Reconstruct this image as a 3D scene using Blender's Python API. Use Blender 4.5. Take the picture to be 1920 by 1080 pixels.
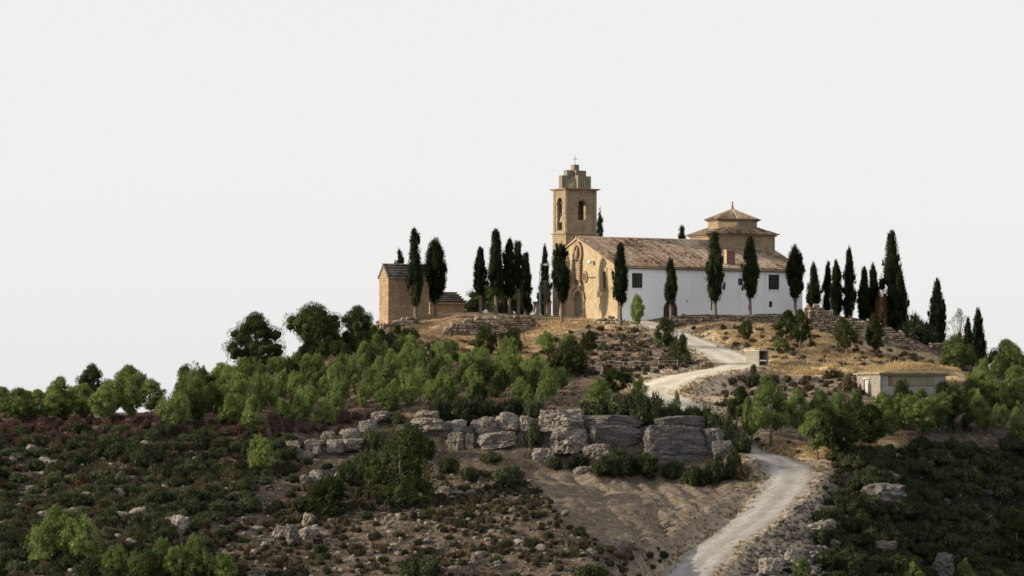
import bpy, bmesh, math, random
import numpy as np
from mathutils import Vector, Matrix, noise as mnoise

SC = bpy.context.scene
COL = SC.collection
for o in list(bpy.data.objects):
    bpy.data.objects.remove(o)

# ------------------------------------------------------------------ camera
F = 6160.0          # focal length in pixels of a 1920 wide picture
HZ = 750.0          # row of the horizon
cam = bpy.data.cameras.new('camera')
cam.sensor_width = 36.0
cam.lens = 36.0 * F / 1920.0
cam.shift_y = (HZ - 540.0) / 1920.0
cam.clip_start = 1.0
cam.clip_end = 20000.0
camo = bpy.data.objects.new('camera', cam)
camo.location = (0, 0, 0)
camo.rotation_euler = (math.radians(90), 0, 0)
COL.objects.link(camo)
SC.camera = camo

# ------------------------------------------------------------------ sky, sun
SUN_EL, SUN_PHI = math.radians(17.5), math.radians(8.0)   # elevation; how far the sun swings from due left towards the viewer
to_sun = Vector((-math.cos(SUN_PHI) * math.cos(SUN_EL), -math.sin(SUN_PHI) * math.cos(SUN_EL), math.sin(SUN_EL)))
W = bpy.data.worlds.new('World')
SC.world = W
W.use_nodes = True
nt = W.node_tree
bg = nt.nodes['Background']
sk = nt.nodes.new('ShaderNodeTexSky')
sk.sky_type = 'NISHITA'
sk.sun_disc = False
sk.sun_elevation = SUN_EL
sk.sun_rotation = math.radians(270) - SUN_PHI
sk.dust_density = 1.5
sk.air_density = 1.0
sk.ozone_density = 1.0
hs = nt.nodes.new('ShaderNodeHueSaturation')
hs.inputs['Saturation'].default_value = 0.75
nt.links.new(sk.outputs[0], hs.inputs['Color'])
mx = nt.nodes.new('ShaderNodeMix')
mx.data_type = 'RGBA'
mx.inputs['Factor'].default_value = 0.90          # thin even veil of high haze over the whole sky
mx.inputs[7].default_value = (3.38, 3.34, 3.38, 1)
nt.links.new(hs.outputs[0], mx.inputs[6])
nt.links.new(mx.outputs[2], bg.inputs['Color'])
bg.inputs['Strength'].default_value = 0.15
sl = bpy.data.lights.new('sun', 'SUN')
sl.energy = 4.0
sl.angle = math.radians(0.6)
sl.color = (1.0, 0.86, 0.66)
so = bpy.data.objects.new('sun', sl)
so.rotation_euler = to_sun.to_track_quat('Z', 'Y').to_euler()
so.location = (-200, 300, 200)
COL.objects.link(so)
SC.view_settings.view_transform = 'Standard'
SC.view_settings.look = 'None'
SC.view_settings.gamma = 1.0
SC.view_settings.exposure = 0.78
SC.view_settings.use_curve_mapping = False
SC.render.engine = 'CYCLES'
SC.cycles.max_bounces = 5
SC.cycles.diffuse_bounces = 3
SC.cycles.transmission_bounces = 3

# ------------------------------------------------------------------ helpers
rng = np.random.default_rng(7)
random.seed(7)

def at(px, py, Y):
    return Vector(((px - 960) / F * Y, Y, (HZ - py) / F * Y))

def tag(o, label=None, cat=None, group=None, kind=None):
    if label: o['label'] = label
    if cat: o['category'] = cat
    if group: o['group'] = group
    if kind: o['kind'] = kind
    return o

def mesh_np(name, V, Fq, mats, tint=None, smooth=False, fmat=None):
    """V (n,3); Fq list of arrays (m,3) or (m,4)"""
    me = bpy.data.meshes.new(name)
    if isinstance(Fq, np.ndarray): Fq = [Fq]
    V = np.asarray(V, np.float32)
    loops = np.concatenate([f.ravel() for f in Fq]).astype(np.int32)
    sizes = np.concatenate([np.full(len(f), f.shape[1], np.int32) for f in Fq])
    starts = np.concatenate([[0], np.cumsum(sizes)[:-1]]).astype(np.int32)
    me.vertices.add(len(V)); me.vertices.foreach_set('co', V.ravel())
    me.loops.add(len(loops)); me.loops.foreach_set('vertex_index', loops)
    me.polygons.add(len(sizes)); me.polygons.foreach_set('loop_start', starts)
    me.polygons.foreach_set('loop_total', sizes)
    if smooth: me.polygons.foreach_set('use_smooth', np.ones(len(sizes), bool))
    if not isinstance(mats, (list, tuple)): mats = [mats]
    for m in mats: me.materials.append(m)
    if fmat is not None: me.polygons.foreach_set('material_index', np.asarray(fmat, np.int32))
    if tint is not None:
        a = me.attributes.new('tint', 'FLOAT', 'FACE')
        a.data.foreach_set('value', np.asarray(tint, np.float32))
    me.update(calc_edges=True)
    me.validate()
    return me

def link(name, me, parent=None, loc=(0, 0, 0), rot=(0, 0, 0), scale=(1, 1, 1)):
    o = bpy.data.objects.new(name, me)
    COL.objects.link(o)
    o.location = loc; o.rotation_euler = rot; o.scale = scale
    if parent: o.parent = parent
    return o

class MB:
    """collects simple solids into one mesh"""
    def __init__(s): s.v = []; s.f = []; s.t = []
    def add(s, vs, fs, tint=0.5):
        b = len(s.v); s.v += [tuple(v) for v in vs]; s.f += [tuple(b + i for i in f) for f in fs]; s.t += [tint] * len(fs); return s
    def box(s, x0, x1, y0, y1, z0, z1, tint=0.5):
        vs = [(x, y, z) for z in (z0, z1) for y in (y0, y1) for x in (x0, x1)]
        return s.add(vs, [(0, 2, 3, 1), (4, 5, 7, 6), (0, 1, 5, 4), (2, 6, 7, 3), (0, 4, 6, 2), (1, 3, 7, 5)], tint)
    def prism(s, poly, axis, a, b):
        """poly of 2-d points extruded along an axis: 'x' -> points are (y,z); 'y' -> (x,z); 'z' -> (x,y)"""
        def mk(p, t): return (t, p[0], p[1]) if axis == 'x' else (p[0], t, p[1]) if axis == 'y' else (p[0], p[1], t)
        n = len(poly)
        vs = [mk(p, a) for p in poly] + [mk(p, b) for p in poly]
        fs = [tuple(range(n))[::-1], tuple(range(n, 2 * n))] + [(i, (i + 1) % n, n + (i + 1) % n, n + i) for i in range(n)]
        return s.add(vs, fs)
    def tube(s, pts, rad, n=6):
        pts = [Vector(p) for p in pts]; base = len(s.v); k = len(pts)
        for i, p in enumerate(pts):
            d = (pts[min(i + 1, k - 1)] - pts[max(i - 1, 0)]).normalized()
            a = d.orthogonal().normalized(); b = d.cross(a)
            for j in range(n):
                t = 2 * math.pi * j / n
                s.v.append(tuple(p + (a * math.cos(t) + b * math.sin(t)) * rad[i]))
        for i in range(k - 1):
            for j in range(n):
                s.f.append((base + i * n + j, base + i * n + (j + 1) % n, base + (i + 1) * n + (j + 1) % n, base + (i + 1) * n + j)); s.t.append(.5)
        s.f.append(tuple(base + j for j in range(n))[::-1]); s.t.append(.5)
        s.f.append(tuple(base + (k - 1) * n + j for j in range(n))); s.t.append(.5)
        return s
    def mesh(s, name, mat, smooth=False):
        me = bpy.data.meshes.new(name); me.from_pydata(s.v, [], s.f); me.materials.append(mat)
        a = me.attributes.new('tint', 'FLOAT', 'FACE'); a.data.foreach_set('value', s.t)
        bm = bmesh.new(); bm.from_mesh(me); bmesh.ops.recalc_face_normals(bm, faces=bm.faces); bm.to_mesh(me); bm.free()
        if smooth: me.polygons.foreach_set('use_smooth', [True] * len(me.polygons))
        me.update(); return me
    def build(s, name, mat, parent=None, smooth=False, **k):
        return link(name, s.mesh(name, mat, smooth), parent, **k)

def empty(name, loc, rz=0):
    o = bpy.data.objects.new(name, None); COL.objects.link(o); o.location = loc; o.rotation_euler = (0, 0, rz); o.empty_display_size = .3
    return o

def boolean(o, cutters):
    for c in cutters:
        m = o.modifiers.new('b', 'BOOLEAN'); m.object = c; m.operation = 'DIFFERENCE'; m.solver = 'EXACT'
    dg = bpy.context.evaluated_depsgraph_get()
    me = bpy.data.meshes.new_from_object(o.evaluated_get(dg))
    o.modifiers.clear(); o.data = me
    for c in cutters: bpy.data.objects.remove(c)

def vnoise(x, y, seed=0):
    xi = np.floor(x).astype(np.int64); yi = np.floor(y).astype(np.int64)
    fx = x - xi; fy = y - yi; fx = fx * fx * (3 - 2 * fx); fy = fy * fy * (3 - 2 * fy)
    def h(a, b):
        n = (a * 374761393 + b * 668265263 + seed * 1274126177) & 0x7fffffff
        n = ((n ^ (n >> 13)) * 1274126177) & 0x7fffffff
        return ((n ^ (n >> 16)) & 0xffff) / 65535.0 * 2 - 1
    return (h(xi, yi) * (1 - fx) + h(xi + 1, yi) * fx) * (1 - fy) + (h(xi, yi + 1) * (1 - fx) + h(xi + 1, yi + 1) * fx) * fy

def fbm(x, y, seed=0, o=4):
    s = 0; a = .5
    for i in range(o):
        s = s + a * vnoise(x * 2 ** i + 17.3 * i, y * 2 ** i - 9.1 * i, seed + i); a *= .5
    return s

# ------------------------------------------------------------------ materials
def newmat(name):
    m = bpy.data.materials.new(name); m.use_nodes = True
    return m, m.node_tree, m.node_tree.nodes['Principled BSDF']

def N(nt, t, **kw):
    n = nt.nodes.new(t)
    for k, v in kw.items(): setattr(n, k, v)
    return n

def ramp(nt, stops):
    r = N(nt, 'ShaderNodeValToRGB')
    e = r.color_ramp.elements
    while len(e) < len(stops): e.new(.5)
    for el, (p, c) in zip(e, stops): el.position = p; el.color = (*c, 1)
    return r

def noisy(name, stops, scale=1.0, detail=6, bump=0.3, bscale=None, rough=.9, bdist=.05, spec=.2, rnd=0.0, coord='Object', stretch=(1, 1, 1)):
    """a rough mineral surface: noise-driven colours, finer noise relief"""
    m, nt, b = newmat(name)
    tc = N(nt, 'ShaderNodeTexCoord'); mp = N(nt, 'ShaderNodeMapping'); mp.inputs['Scale'].default_value = stretch
    nt.links.new(tc.outputs[coord], mp.inputs[0])
    n1 = N(nt, 'ShaderNodeTexNoise'); n1.inputs['Scale'].default_value = scale; n1.inputs['Detail'].default_value = detail; n1.inputs['Roughness'].default_value = .65
    nt.links.new(mp.outputs[0], n1.inputs['Vector'])
    r = ramp(nt, stops)
    src = n1.outputs[0]
    if rnd:
        oi = N(nt, 'ShaderNodeObjectInfo'); ad = N(nt, 'ShaderNodeMath', operation='MULTIPLY_ADD')
        ad.inputs[1].default_value = rnd; nt.links.new(oi.outputs['Random'], ad.inputs[0]); nt.links.new(n1.outputs[0], ad.inputs[2])
        sb = N(nt, 'ShaderNodeMath', operation='SUBTRACT'); sb.inputs[1].default_value = rnd / 2; nt.links.new(ad.outputs[0], sb.inputs[0]); src = sb.outputs[0]
    nt.links.new(src, r.inputs[0]); nt.links.new(r.outputs[0], b.inputs['Base Color'])
    n2 = N(nt, 'ShaderNodeTexNoise'); n2.inputs['Scale'].default_value = bscale or scale * 4; n2.inputs['Detail'].default_value = 8; n2.inputs['Roughness'].default_value = .7
    nt.links.new(mp.outputs[0], n2.inputs['Vector'])
    bp = N(nt, 'ShaderNodeBump'); bp.inputs['Strength'].default_value = bump; bp.inputs['Distance'].default_value = bdist
    nt.links.new(n2.outputs[0], bp.inputs['Height']); nt.links.new(bp.outputs[0], b.inputs['Normal'])
    b.inputs['Roughness'].default_value = rough; b.inputs['Specular IOR Level'].default_value = spec
    return m

def foliage_mat(name, dark, light, trans=.25, rnd=.5):
    m = bpy.data.materials.new(name); m.use_nodes = True; nt = m.node_tree
    nt.nodes.remove(nt.nodes['Principled BSDF']); out = nt.nodes['Material Output']
    at_ = N(nt, 'ShaderNodeAttribute', attribute_name='tint'); oi = N(nt, 'ShaderNodeObjectInfo')
    a = N(nt, 'ShaderNodeMath', operation='MULTIPLY_ADD'); a.inputs[1].default_value = rnd; nt.links.new(oi.outputs['Random'], a.inputs[0])
    b = N(nt, 'ShaderNodeMath', operation='MULTIPLY'); b.inputs[1].default_value = 1 - rnd; nt.links.new(at_.outputs['Fac'], b.inputs[0]); nt.links.new(b.outputs[0], a.inputs[2])
    r = ramp(nt, [(0, dark), (1, light)]); nt.links.new(a.outputs[0], r.inputs[0])
    d = N(nt, 'ShaderNodeBsdfDiffuse'); t = N(nt, 'ShaderNodeBsdfTranslucent'); mix = N(nt, 'ShaderNodeMixShader'); mix.inputs[0].default_value = trans
    nt.links.new(r.outputs[0], d.inputs[0]); nt.links.new(r.outputs[0], t.inputs[0])
    nt.links.new(d.outputs[0], mix.inputs[1]); nt.links.new(t.outputs[0], mix.inputs[2]); nt.links.new(mix.outputs[0], out.inputs[0])
    return m

M = {}
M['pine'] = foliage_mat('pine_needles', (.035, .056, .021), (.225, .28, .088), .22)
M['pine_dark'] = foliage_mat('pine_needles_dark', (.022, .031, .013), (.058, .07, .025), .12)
M['cypress'] = foliage_mat('cypress_needles', (.009, .013, .007), (.026, .034, .015), .05)
M['shrub'] = foliage_mat('evergreen_leaves', (.014, .02, .011), (.088, .097, .05), .1)
M['shrub_grey'] = foliage_mat('grey_green_leaves', (.05, .062, .035), (.11, .125, .07), .15)
M['shrub_red'] = foliage_mat('dry_reddish_twigs', (.055, .035, .03), (.15, .095, .078), .1)
M['scrub'] = foliage_mat('low_scrub_leaves', (.024, .022, .014), (.14, .115, .07), .1)
M['olive'] = foliage_mat('olive_leaves', (.08, .09, .06), (.17, .18, .12), .2)
M['rust'] = foliage_mat('withered_leaves', (.06, .035, .02), (.115, .068, .036), .2)
M['grass'] = foliage_mat('dry_grass', (.24, .17, .09), (.54, .41, .235), .3)
M['bark'] = noisy('bark', [(.3, (.07, .055, .042)), (.7, (.2, .165, .13))], 6, bump=.5, stretch=(1, 1, .3))
M['rock'] = noisy('rock', [(.28, (.055, .048, .042)), (.42, (.13, .115, .10)), (.55, (.21, .188, .16)), (.75, (.31, .28, .238))], 2.6, 12, 1.0, 6.0, bdist=.16, rnd=.16)
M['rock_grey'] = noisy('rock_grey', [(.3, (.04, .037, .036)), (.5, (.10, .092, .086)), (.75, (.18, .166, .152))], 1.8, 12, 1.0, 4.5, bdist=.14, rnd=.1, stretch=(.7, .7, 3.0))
M['stone'] = noisy('wall_stone', [(.2, (.09, .072, .054)), (.5, (.23, .185, .135)), (.8, (.37, .305, .22))], 2.0, 6, .6, 7, rnd=.55, bdist=.05)
M['earth_core'] = noisy('wall_core', [(.3, (.06, .048, .036)), (.7, (.14, .11, .08))], 2)
M['gravel'] = noisy('gravel', [(.3, (.36, .315, .25)), (.5, (.46, .41, .34)), (.7, (.55, .50, .43))], .35, 10, .5, 6, bdist=.05)
M['plaster'] = noisy('ochre_plaster', [(.25, (.235, .185, .115)), (.5, (.335, .268, .168)), (.75, (.42, .35, .235))], .9, 8, .5, 5, bdist=.03)
M['trim'] = noisy('carved_stone', [(.3, (.17, .12, .08)), (.7, (.31, .235, .155))], 2, 6, .5, 9, bdist=.03)
M['concrete'] = noisy('weathered_concrete', [(.25, (.085, .07, .053)), (.5, (.195, .165, .122)), (.75, (.29, .25, .19))], .9, 8, .4, 6, stretch=(1, 1, .5))
M['concrete_pale'] = noisy('pale_concrete', [(.3, (.28, .25, .20)), (.7, (.42, .385, .32))], 1.2, 8, .3, 6)
M['wood'] = noisy('old_wood', [(.3, (.13, .12, .10)), (.7, (.26, .245, .22))], 3, 6, .4, 9, stretch=(4, 4, .4))
M['wood_brown'] = noisy('brown_wood', [(.3, (.05, .032, .022)), (.7, (.10, .062, .042))], 3, 6, .4, 9, stretch=(4, 4, .4))
M['glass'] = noisy('dark_pane', [(.3, (.012, .014, .02)), (.7, (.03, .033, .042))], 2, 2, .05, rough=.25, spec=.5)
M['iron'] = noisy('rusty_iron', [(.3, (.06, .04, .032)), (.7, (.12, .085, .07))], 6, 4, .2)
M['galv'] = noisy('galvanised_steel', [(.3, (.30, .31, .32)), (.7, (.46, .47, .48))], 5, 4, .1, rough=.5)
M['white_enamel'] = noisy('white_enamel', [(.3, (.68, .68, .68)), (.7, (.8, .8, .8))], 5, 3, .05, rough=.4)
M['bronze'] = noisy('bell_bronze', [(.3, (.20, .19, .15)), (.7, (.36, .35, .30))], 5, 3, .1, rough=.5)
M['brick_red'] = noisy('red_brick', [(.3, (.14, .075, .055)), (.7, (.24, .14, .10))], 3, 6, .4, 9)
M['slab'] = noisy('roof_slab', [(.25, (.11, .10, .085)), (.5, (.235, .215, .18)), (.8, (.36, .33, .28))], 1.5, 8, .5, 6, rnd=.45)

def masonry(name, c1, c2, mortar, bw, bh, axes, stain=.35, bump=.6):
    """coursed blocks; axes picks which object coordinates run along the courses and up"""
    m, nt, b = newmat(name)
    tc = N(nt, 'ShaderNodeTexCoord'); sp = N(nt, 'ShaderNodeSeparateXYZ'); nt.links.new(tc.outputs['Object'], sp.inputs[0])
    ad = N(nt, 'ShaderNodeMath', operation='ADD'); nt.links.new(sp.outputs[0], ad.inputs[0]); nt.links.new(sp.outputs[1], ad.inputs[1])
    cb = N(nt, 'ShaderNodeCombineXYZ'); nt.links.new(ad.outputs[0], cb.inputs[0]); nt.links.new(sp.outputs[2], cb.inputs[1])
    nz = N(nt, 'ShaderNodeTexNoise'); nz.inputs['Scale'].default_value = 1.2; nz.inputs['Detail'].default_value = 3
    nt.links.new(tc.outputs['Object'], nz.inputs['Vector'])
    mixv = N(nt, 'ShaderNodeMixRGB'); mixv.inputs[0].default_value = .05; nt.links.new(cb.outputs[0], mixv.inputs[1]); nt.links.new(nz.outputs['Color'], mixv.inputs[2])
    br = N(nt, 'ShaderNodeTexBrick'); br.inputs['Scale'].default_value = 1; br.inputs['Brick Width'].default_value = bw; br.inputs['Row Height'].default_value = bh
    br.inputs['Mortar Size'].default_value = .03; br.inputs['Mortar Smooth'].default_value = .5; br.inputs['Bias'].default_value = 0
    br.inputs['Color1'].default_value = (*c1, 1); br.inputs['Color2'].default_value = (*c2, 1); br.inputs['Mortar'].default_value = (*mortar, 1)
    nt.links.new(mixv.outputs[0], br.inputs['Vector'])
    n1 = N(nt, 'ShaderNodeTexNoise'); n1.inputs['Scale'].default_value = .8; n1.inputs['Detail'].default_value = 9; n1.inputs['Roughness'].default_value = .7
    nt.links.new(tc.outputs['Object'], n1.inputs['Vector'])
    r = ramp(nt, [(.3, (1 - stain,) * 3), (.65, (1.1,) * 3)]); nt.links.new(n1.outputs[0], r.inputs[0])
    mu = N(nt, 'ShaderNodeMixRGB', blend_type='MULTIPLY'); mu.inputs[0].default_value = 1; nt.links.new(br.outputs[0], mu.inputs[1]); nt.links.new(r.outputs[0], mu.inputs[2])
    nt.links.new(mu.outputs[0], b.inputs['Base Color'])
    bp = N(nt, 'ShaderNodeBump'); bp.inputs['Strength'].default_value = bump; bp.inputs['Distance'].default_value = .05; bp.invert = True
    nt.links.new(br.outputs['Fac'], bp.inputs['Height']); nt.links.new(bp.outputs[0], b.inputs['Normal'])
    b.inputs['Roughness'].default_value = .9; b.inputs['Specular IOR Level'].default_value = .2
    return m

M['ashlar'] = masonry('tower_ashlar', (.32, .25, .165), (.245, .19, .125), (.20, .155, .105), .8, .38, 'x')
M['ashlar_brown'] = masonry('chapel_ashlar', (.37, .265, .17), (.27, .19, .12), (.16, .115, .08), .75, .36, 'x')
M['block'] = masonry('concrete_block', (.30, .30, .29), (.24, .24, .24), (.36, .35, .33), .8, .4, 'x', .25)
M['block_warm'] = masonry('pale_block', (.24, .22, .185), (.19, .172, .148), (.21, .192, .165), .8, .4, 'x', .2, .3)

def whitewash():
    m, nt, b = newmat('whitewash')
    tc = N(nt, 'ShaderNodeTexCoord')
    n1 = N(nt, 'ShaderNodeTexNoise'); n1.inputs['Scale'].default_value = 1.6; n1.inputs['Detail'].default_value = 10; n1.inputs['Roughness'].default_value = .72
    nt.links.new(tc.outputs['Object'], n1.inputs['Vector'])
    r = ramp(nt, [(.22, (.50, .47, .43)), (.34, (.74, .74, .74)), (.46, (.85, .86, .875)), (.8, (.88, .89, .91))]); nt.links.new(n1.outputs[0], r.inputs[0])
    # rain streaks: noise drawn out downwards
    mp = N(nt, 'ShaderNodeMapping'); mp.inputs['Scale'].default_value = (.75, .75, .035); nt.links.new(tc.outputs['Object'], mp.inputs[0])
    n2 = N(nt, 'ShaderNodeTexNoise'); n2.inputs['Scale'].default_value = 1.0; n2.inputs['Detail'].default_value = 4; nt.links.new(mp.outputs[0], n2.inputs['Vector'])
    r2 = ramp(nt, [(.62, (0, 0, 0)), (.74, (1, 1, 1))]); nt.links.new(n2.outputs[0], r2.inputs[0])
    mi = N(nt, 'ShaderNodeMixRGB'); mi.inputs[2].default_value = (.60, .52, .38, 1); nt.links.new(r.outputs[0], mi.inputs[1])
    mm = N(nt, 'ShaderNodeMath', operation='MULTIPLY'); mm.inputs[1].default_value = .55; nt.links.new(r2.outputs[0], mm.inputs[0]); nt.links.new(mm.outputs[0], mi.inputs[0])
    nt.links.new(mi.outputs[0], b.inputs['Base Color'])
    bp = N(nt, 'ShaderNodeBump'); bp.inputs['Strength'].default_value = .5; bp.inputs['Distance'].default_value = .05; nt.links.new(n1.outputs[0], bp.inputs['Height']); nt.links.new(bp.outputs[0], b.inputs['Normal'])
    b.inputs['Roughness'].default_value = .95; b.inputs['Specular IOR Level'].default_value = .1
    return m
M['white'] = whitewash()

def tilemat():
    m, nt, b = newmat('terracotta_tiles')
    a = N(nt, 'ShaderNodeAttribute', attribute_name='tint'); tc = N(nt, 'ShaderNodeTexCoord')
    n1 = N(nt, 'ShaderNodeTexNoise'); n1.inputs['Scale'].default_value = .16; n1.inputs['Detail'].default_value = 5; nt.links.new(tc.outputs['Object'], n1.inputs['Vector'])
    mu = N(nt, 'ShaderNodeMath', operation='MULTIPLY_ADD'); mu.inputs[1].default_value = 1.6; nt.links.new(n1.outputs[0], mu.inputs[0])
    sc = N(nt, 'ShaderNodeMath', operation='MULTIPLY_ADD'); sc.inputs[1].default_value = .75; sc.inputs[2].default_value = -.70; nt.links.new(a.outputs['Fac'], sc.inputs[0]); nt.links.new(sc.outputs[0], mu.inputs[2])
    r = ramp(nt, [(0, (.085, .06, .048)), (.22, (.245, .165, .115)), (.45, (.35, .265, .19)), (.65, (.43, .345, .26)), (1, (.56, .50, .385))])
    nt.links.new(mu.outputs[0], r.inputs[0]); nt.links.new(r.outputs[0], b.inputs['Base Color'])
    b.inputs['Roughness'].default_value = .9; b.inputs['Specular IOR Level'].default_value = .15
    return m
M['tile'] = tilemat()

# ------------------------------------------------------------------ terrain
def inpoly(px, py, poly):
    inside = np.zeros(np.shape(px), bool); n = len(poly)
    for i in range(n):
        x0, y0 = poly[i]; x1, y1 = poly[(i + 1) % n]
        c = ((y0 > py) != (y1 > py)) & (px < (x1 - x0) * (py - y0) / ((y1 - y0) or 1e-9) + x0)
        inside ^= c
    return inside

ROAD = [(1160, 600, 560), (1200, 603, 554), (1240, 615, 549), (1290, 638, 540), (1345, 660, 529), (1385, 677, 519), (1393, 686, 512), (1350, 694, 507), (1285, 706, 501), (1240, 722, 495),
        (1232, 738, 489.5), (1275, 754, 483), (1325, 784, 475.5), (1366, 822, 467), (1398, 846, 461), (1438, 857, 456.8), (1474, 875, 453.5), (1478, 905, 449.5),
        (1447, 945, 442.5), (1395, 990, 435), (1330, 1038, 427), (1284, 1088, 419), (1245, 1145, 410)]
CP = [  # picture column, row and distance of points on the ground
 (1158,597,555),(1036,592,576),(1100,596,564),(1505,592,574),(1300,590,562),(1400,590,566),(1000,592,572),(960,592,565),(900,592,563),(850,594,562),
 (1000,632,556),(920,636,556),(850,640,553),(1060,606,556),(1080,640,540),(1130,606,552),
 (730,606,562),(712,612,565),(760,605,562),(800,592,570),(870,590,576),(830,600,563),
 (690,640,556),(640,655,556),(560,684,546),(440,712,532),(340,752,515),(300,768,503),(230,785,484),(120,788,478),(0,788,476),
 (450,795,462),(600,785,464),(700,770,468),(780,650,545),(850,690,515),(960,690,515),(700,710,502),(560,745,485),(420,765,478),(860,745,480),(1000,745,481),
 (1050,700,508),(1110,650,535),(1130,712,503),(1160,692,513),(1260,680,518),(1180,650,534),(1220,650,533),
 (1450,686,513),(1550,685,514),(1650,688,514),(1700,690,515),(1790,694,514),
 (1350,612,549),(1450,614,549),(1450,648,531),(1600,662,534),(1720,684,537),(1540,622,543),(1540,644,533),(1650,672,536),(1620,646,547.5),(1700,670,549),(1750,684,550),
 (1560,592,562),(1620,600,562),(1680,616,564),(1740,648,562),(1800,676,552),(1860,696,540),(1930,706,532),
 (1400,728,498),(1480,735,495),(1560,738,494),(1610,746,495),(1750,750,496),(1330,745,490),(1370,760,487),
 (1450,770,484),(1600,780,482),(1430,832,463),(1540,852,459),(1650,822,469),(1800,812,475),(1920,800,480),(1760,770,488),
 (800,768,466),(1000,772,466),(1200,776,467),(1320,790,465),(840,852,459),(1050,872,457),(1250,893,454),(1360,893,454),(560,862,455),(650,838,459),(640,805,463),(540,815,460),
 (1000,890,449),(1200,915,447),(1350,915,449.5),(1150,1000,426),(1250,985,433.5),(1330,950,440.5),(1240,1050,422),(1100,1040,411),(1025,950,428),(1180,1085,410),
 (700,905,447),(600,950,437),(860,950,435),(700,1085,408),(1000,1085,408),(450,860,454),(300,810,461),(120,810,462),(0,810,463),(300,880,448),(300,960,432),(300,1085,408),(0,880,450),(0,960,434),(0,1085,410),(450,960,433),
 (1540,900,450),(1570,950,445),(1545,1000,437),(1490,1060,425),
 (1640,890,453),(1640,1000,441),(1620,1085,430),(1780,885,464),(1780,1000,452),(1780,1085,440),(1930,880,472),(1930,1000,464),(1930,1085,456)]
pts = [at(*c) for c in CP] + [at(*c) for c in ROAD]
pts = [tuple(p) for p in pts]
for x in (-70, -30, 0, 30): pts += [(x, 385, -29), (x, 350, -33)]
pts += [(60, 400, -33), (60, 360, -36), (90, 420, -36), (90, 460, -33), (105, 500, -14), (110, 530, -10), (110, 570, -22), (120, 620, -34)]
pts += [(-85, 400, -28), (-85, 450, -8), (-85, 480, -5), (-110, 460, -12), (-115, 500, -14), (-85, 520, -13), (-60, 520, -9), (-60, 545, -14), (-100, 560, -28), (-60, 580, -22), (-35, 575, 0), (-30, 600, -2)]
pts += [(-10, 600, 12), (20, 610, 13.5), (45, 605, 14), (60, 590, 12.5), (80, 560, 5), (0, 640, 0), (40, 650, 0), (80, 620, -10), (-30, 640, -20), (20, 690, -25), (80, 680, -30)]
pts += [(10, 590, 14.3), (38, 590, 14.2), (30, 575, 14.2)]
PT = np.array(pts, float)
def solve_rbf(P):
    n = len(P); D = np.hypot(P[:, None, 0] - P[None, :, 0], P[:, None, 1] - P[None, :, 1])
    A = np.zeros((n + 3, n + 3)); A[:n, :n] = D + np.eye(n) * -.15
    A[:n, n] = 1; A[:n, n + 1] = P[:, 0] / 100; A[:n, n + 2] = (P[:, 1] - 500) / 100; A[n:, :n] = A[:n, n:].T
    return np.linalg.solve(A, np.r_[P[:, 2], 0, 0, 0])
RW = solve_rbf(PT)
def rbf(x, y):
    out = np.zeros(x.shape)
    for i in range(len(PT)): out += RW[i] * np.hypot(x - PT[i, 0], y - PT[i, 1])
    return out + RW[-3] + RW[-2] * x / 100 + RW[-1] * (y - 500) / 100

def spread(a, b, st, lo, hi):
    core = list(np.arange(a, b + 1e-6, st)); d = st
    left, x = [], a
    while x > lo: d *= 1.35; x -= d; left.append(max(x, lo))
    d = st; right, x = [], b
    while x < hi: d *= 1.35; x += d; right.append(min(x, hi))
    return np.array(left[::-1] + core + right)
GX = spread(-100, 104, .55, -6000, 6000)
GY = spread(392, 606, .5, -400, 9000)
XX, YY = np.meshgrid(GX, GY)
ZZ = rbf(XX, YY)
ox = np.maximum(np.maximum(-118 - XX, XX - 122), 0); oy = np.maximum(np.maximum(375 - YY, YY - 660), 0)
wgt = np.clip(np.hypot(ox, oy) / 90, 0, 1); wgt = wgt * wgt * (3 - 2 * wgt)
plain = -34 + 31.5 * np.exp(-(np.hypot(XX, YY) / 130) ** 2)
ZZ = ZZ * (1 - wgt) + plain * wgt

# road line as a smooth curve
def catmull(P, k=10):
    P = [Vector(p) for p in P]; out = []
    for i in range(len(P) - 1):
        a, b, c, d = P[max(i - 1, 0)], P[i], P[i + 1], P[min(i + 2, len(P) - 1)]
        for j in range(k):
            t = j / k
            out.append(.5 * ((2 * b) + (c - a) * t + (2 * a - 5 * b + 4 * c - d) * t * t + (3 * b - a - 3 * c + d) * t ** 3))
    out.append(P[-1]); return out
RC = catmull([at(*r) for r in ROAD], 10)
for it in range(6):
    zz = [p.z for p in RC]
    for i in range(1, len(RC) - 1): RC[i].z = (zz[i - 1] + zz[i] * 2 + zz[i + 1]) / 4
RH = np.interp(np.arange(len(RC)), [0, 25, 50, 65, 95, 115, 140, 165, 220], [2.6, 3.7, 4.9, 4.9, 5.0, 3.4, 3.4, 4.0, 4.3])
RA = np.array([tuple(p) for p in RC])
RT = np.interp(np.arange(len(RC)), [0, 140, 165, 222], [0, 0, .07, .07])   # the lower road leans outwards
core = (np.abs(XX) < 101) & (YY > 390) & (YY < 610)
ci = np.where(core.ravel())[0]; cx = XX.ravel()[ci]; cy = YY.ravel()[ci]
best = np.full(len(ci), 1e9); bz = np.zeros(len(ci)); bh = np.zeros(len(ci))
for i in range(len(RA)):
    d = np.hypot(cx - RA[i, 0], cy - RA[i, 1]) - RH[i]
    m = d < best; best[m] = d[m]; bh[m] = RH[i]
    t_ = RA[min(i + 1, len(RA) - 1)] - RA[max(i - 1, 0)]; t_ = t_ / np.hypot(t_[0], t_[1])
    bz[m] = RA[i, 2] + RT[i] * np.clip((cx[m] - RA[i, 0]) * -t_[1] + (cy[m] - RA[i, 1]) * t_[0], -4.5, 4.5)
cz = ZZ.ravel()[ci]
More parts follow.
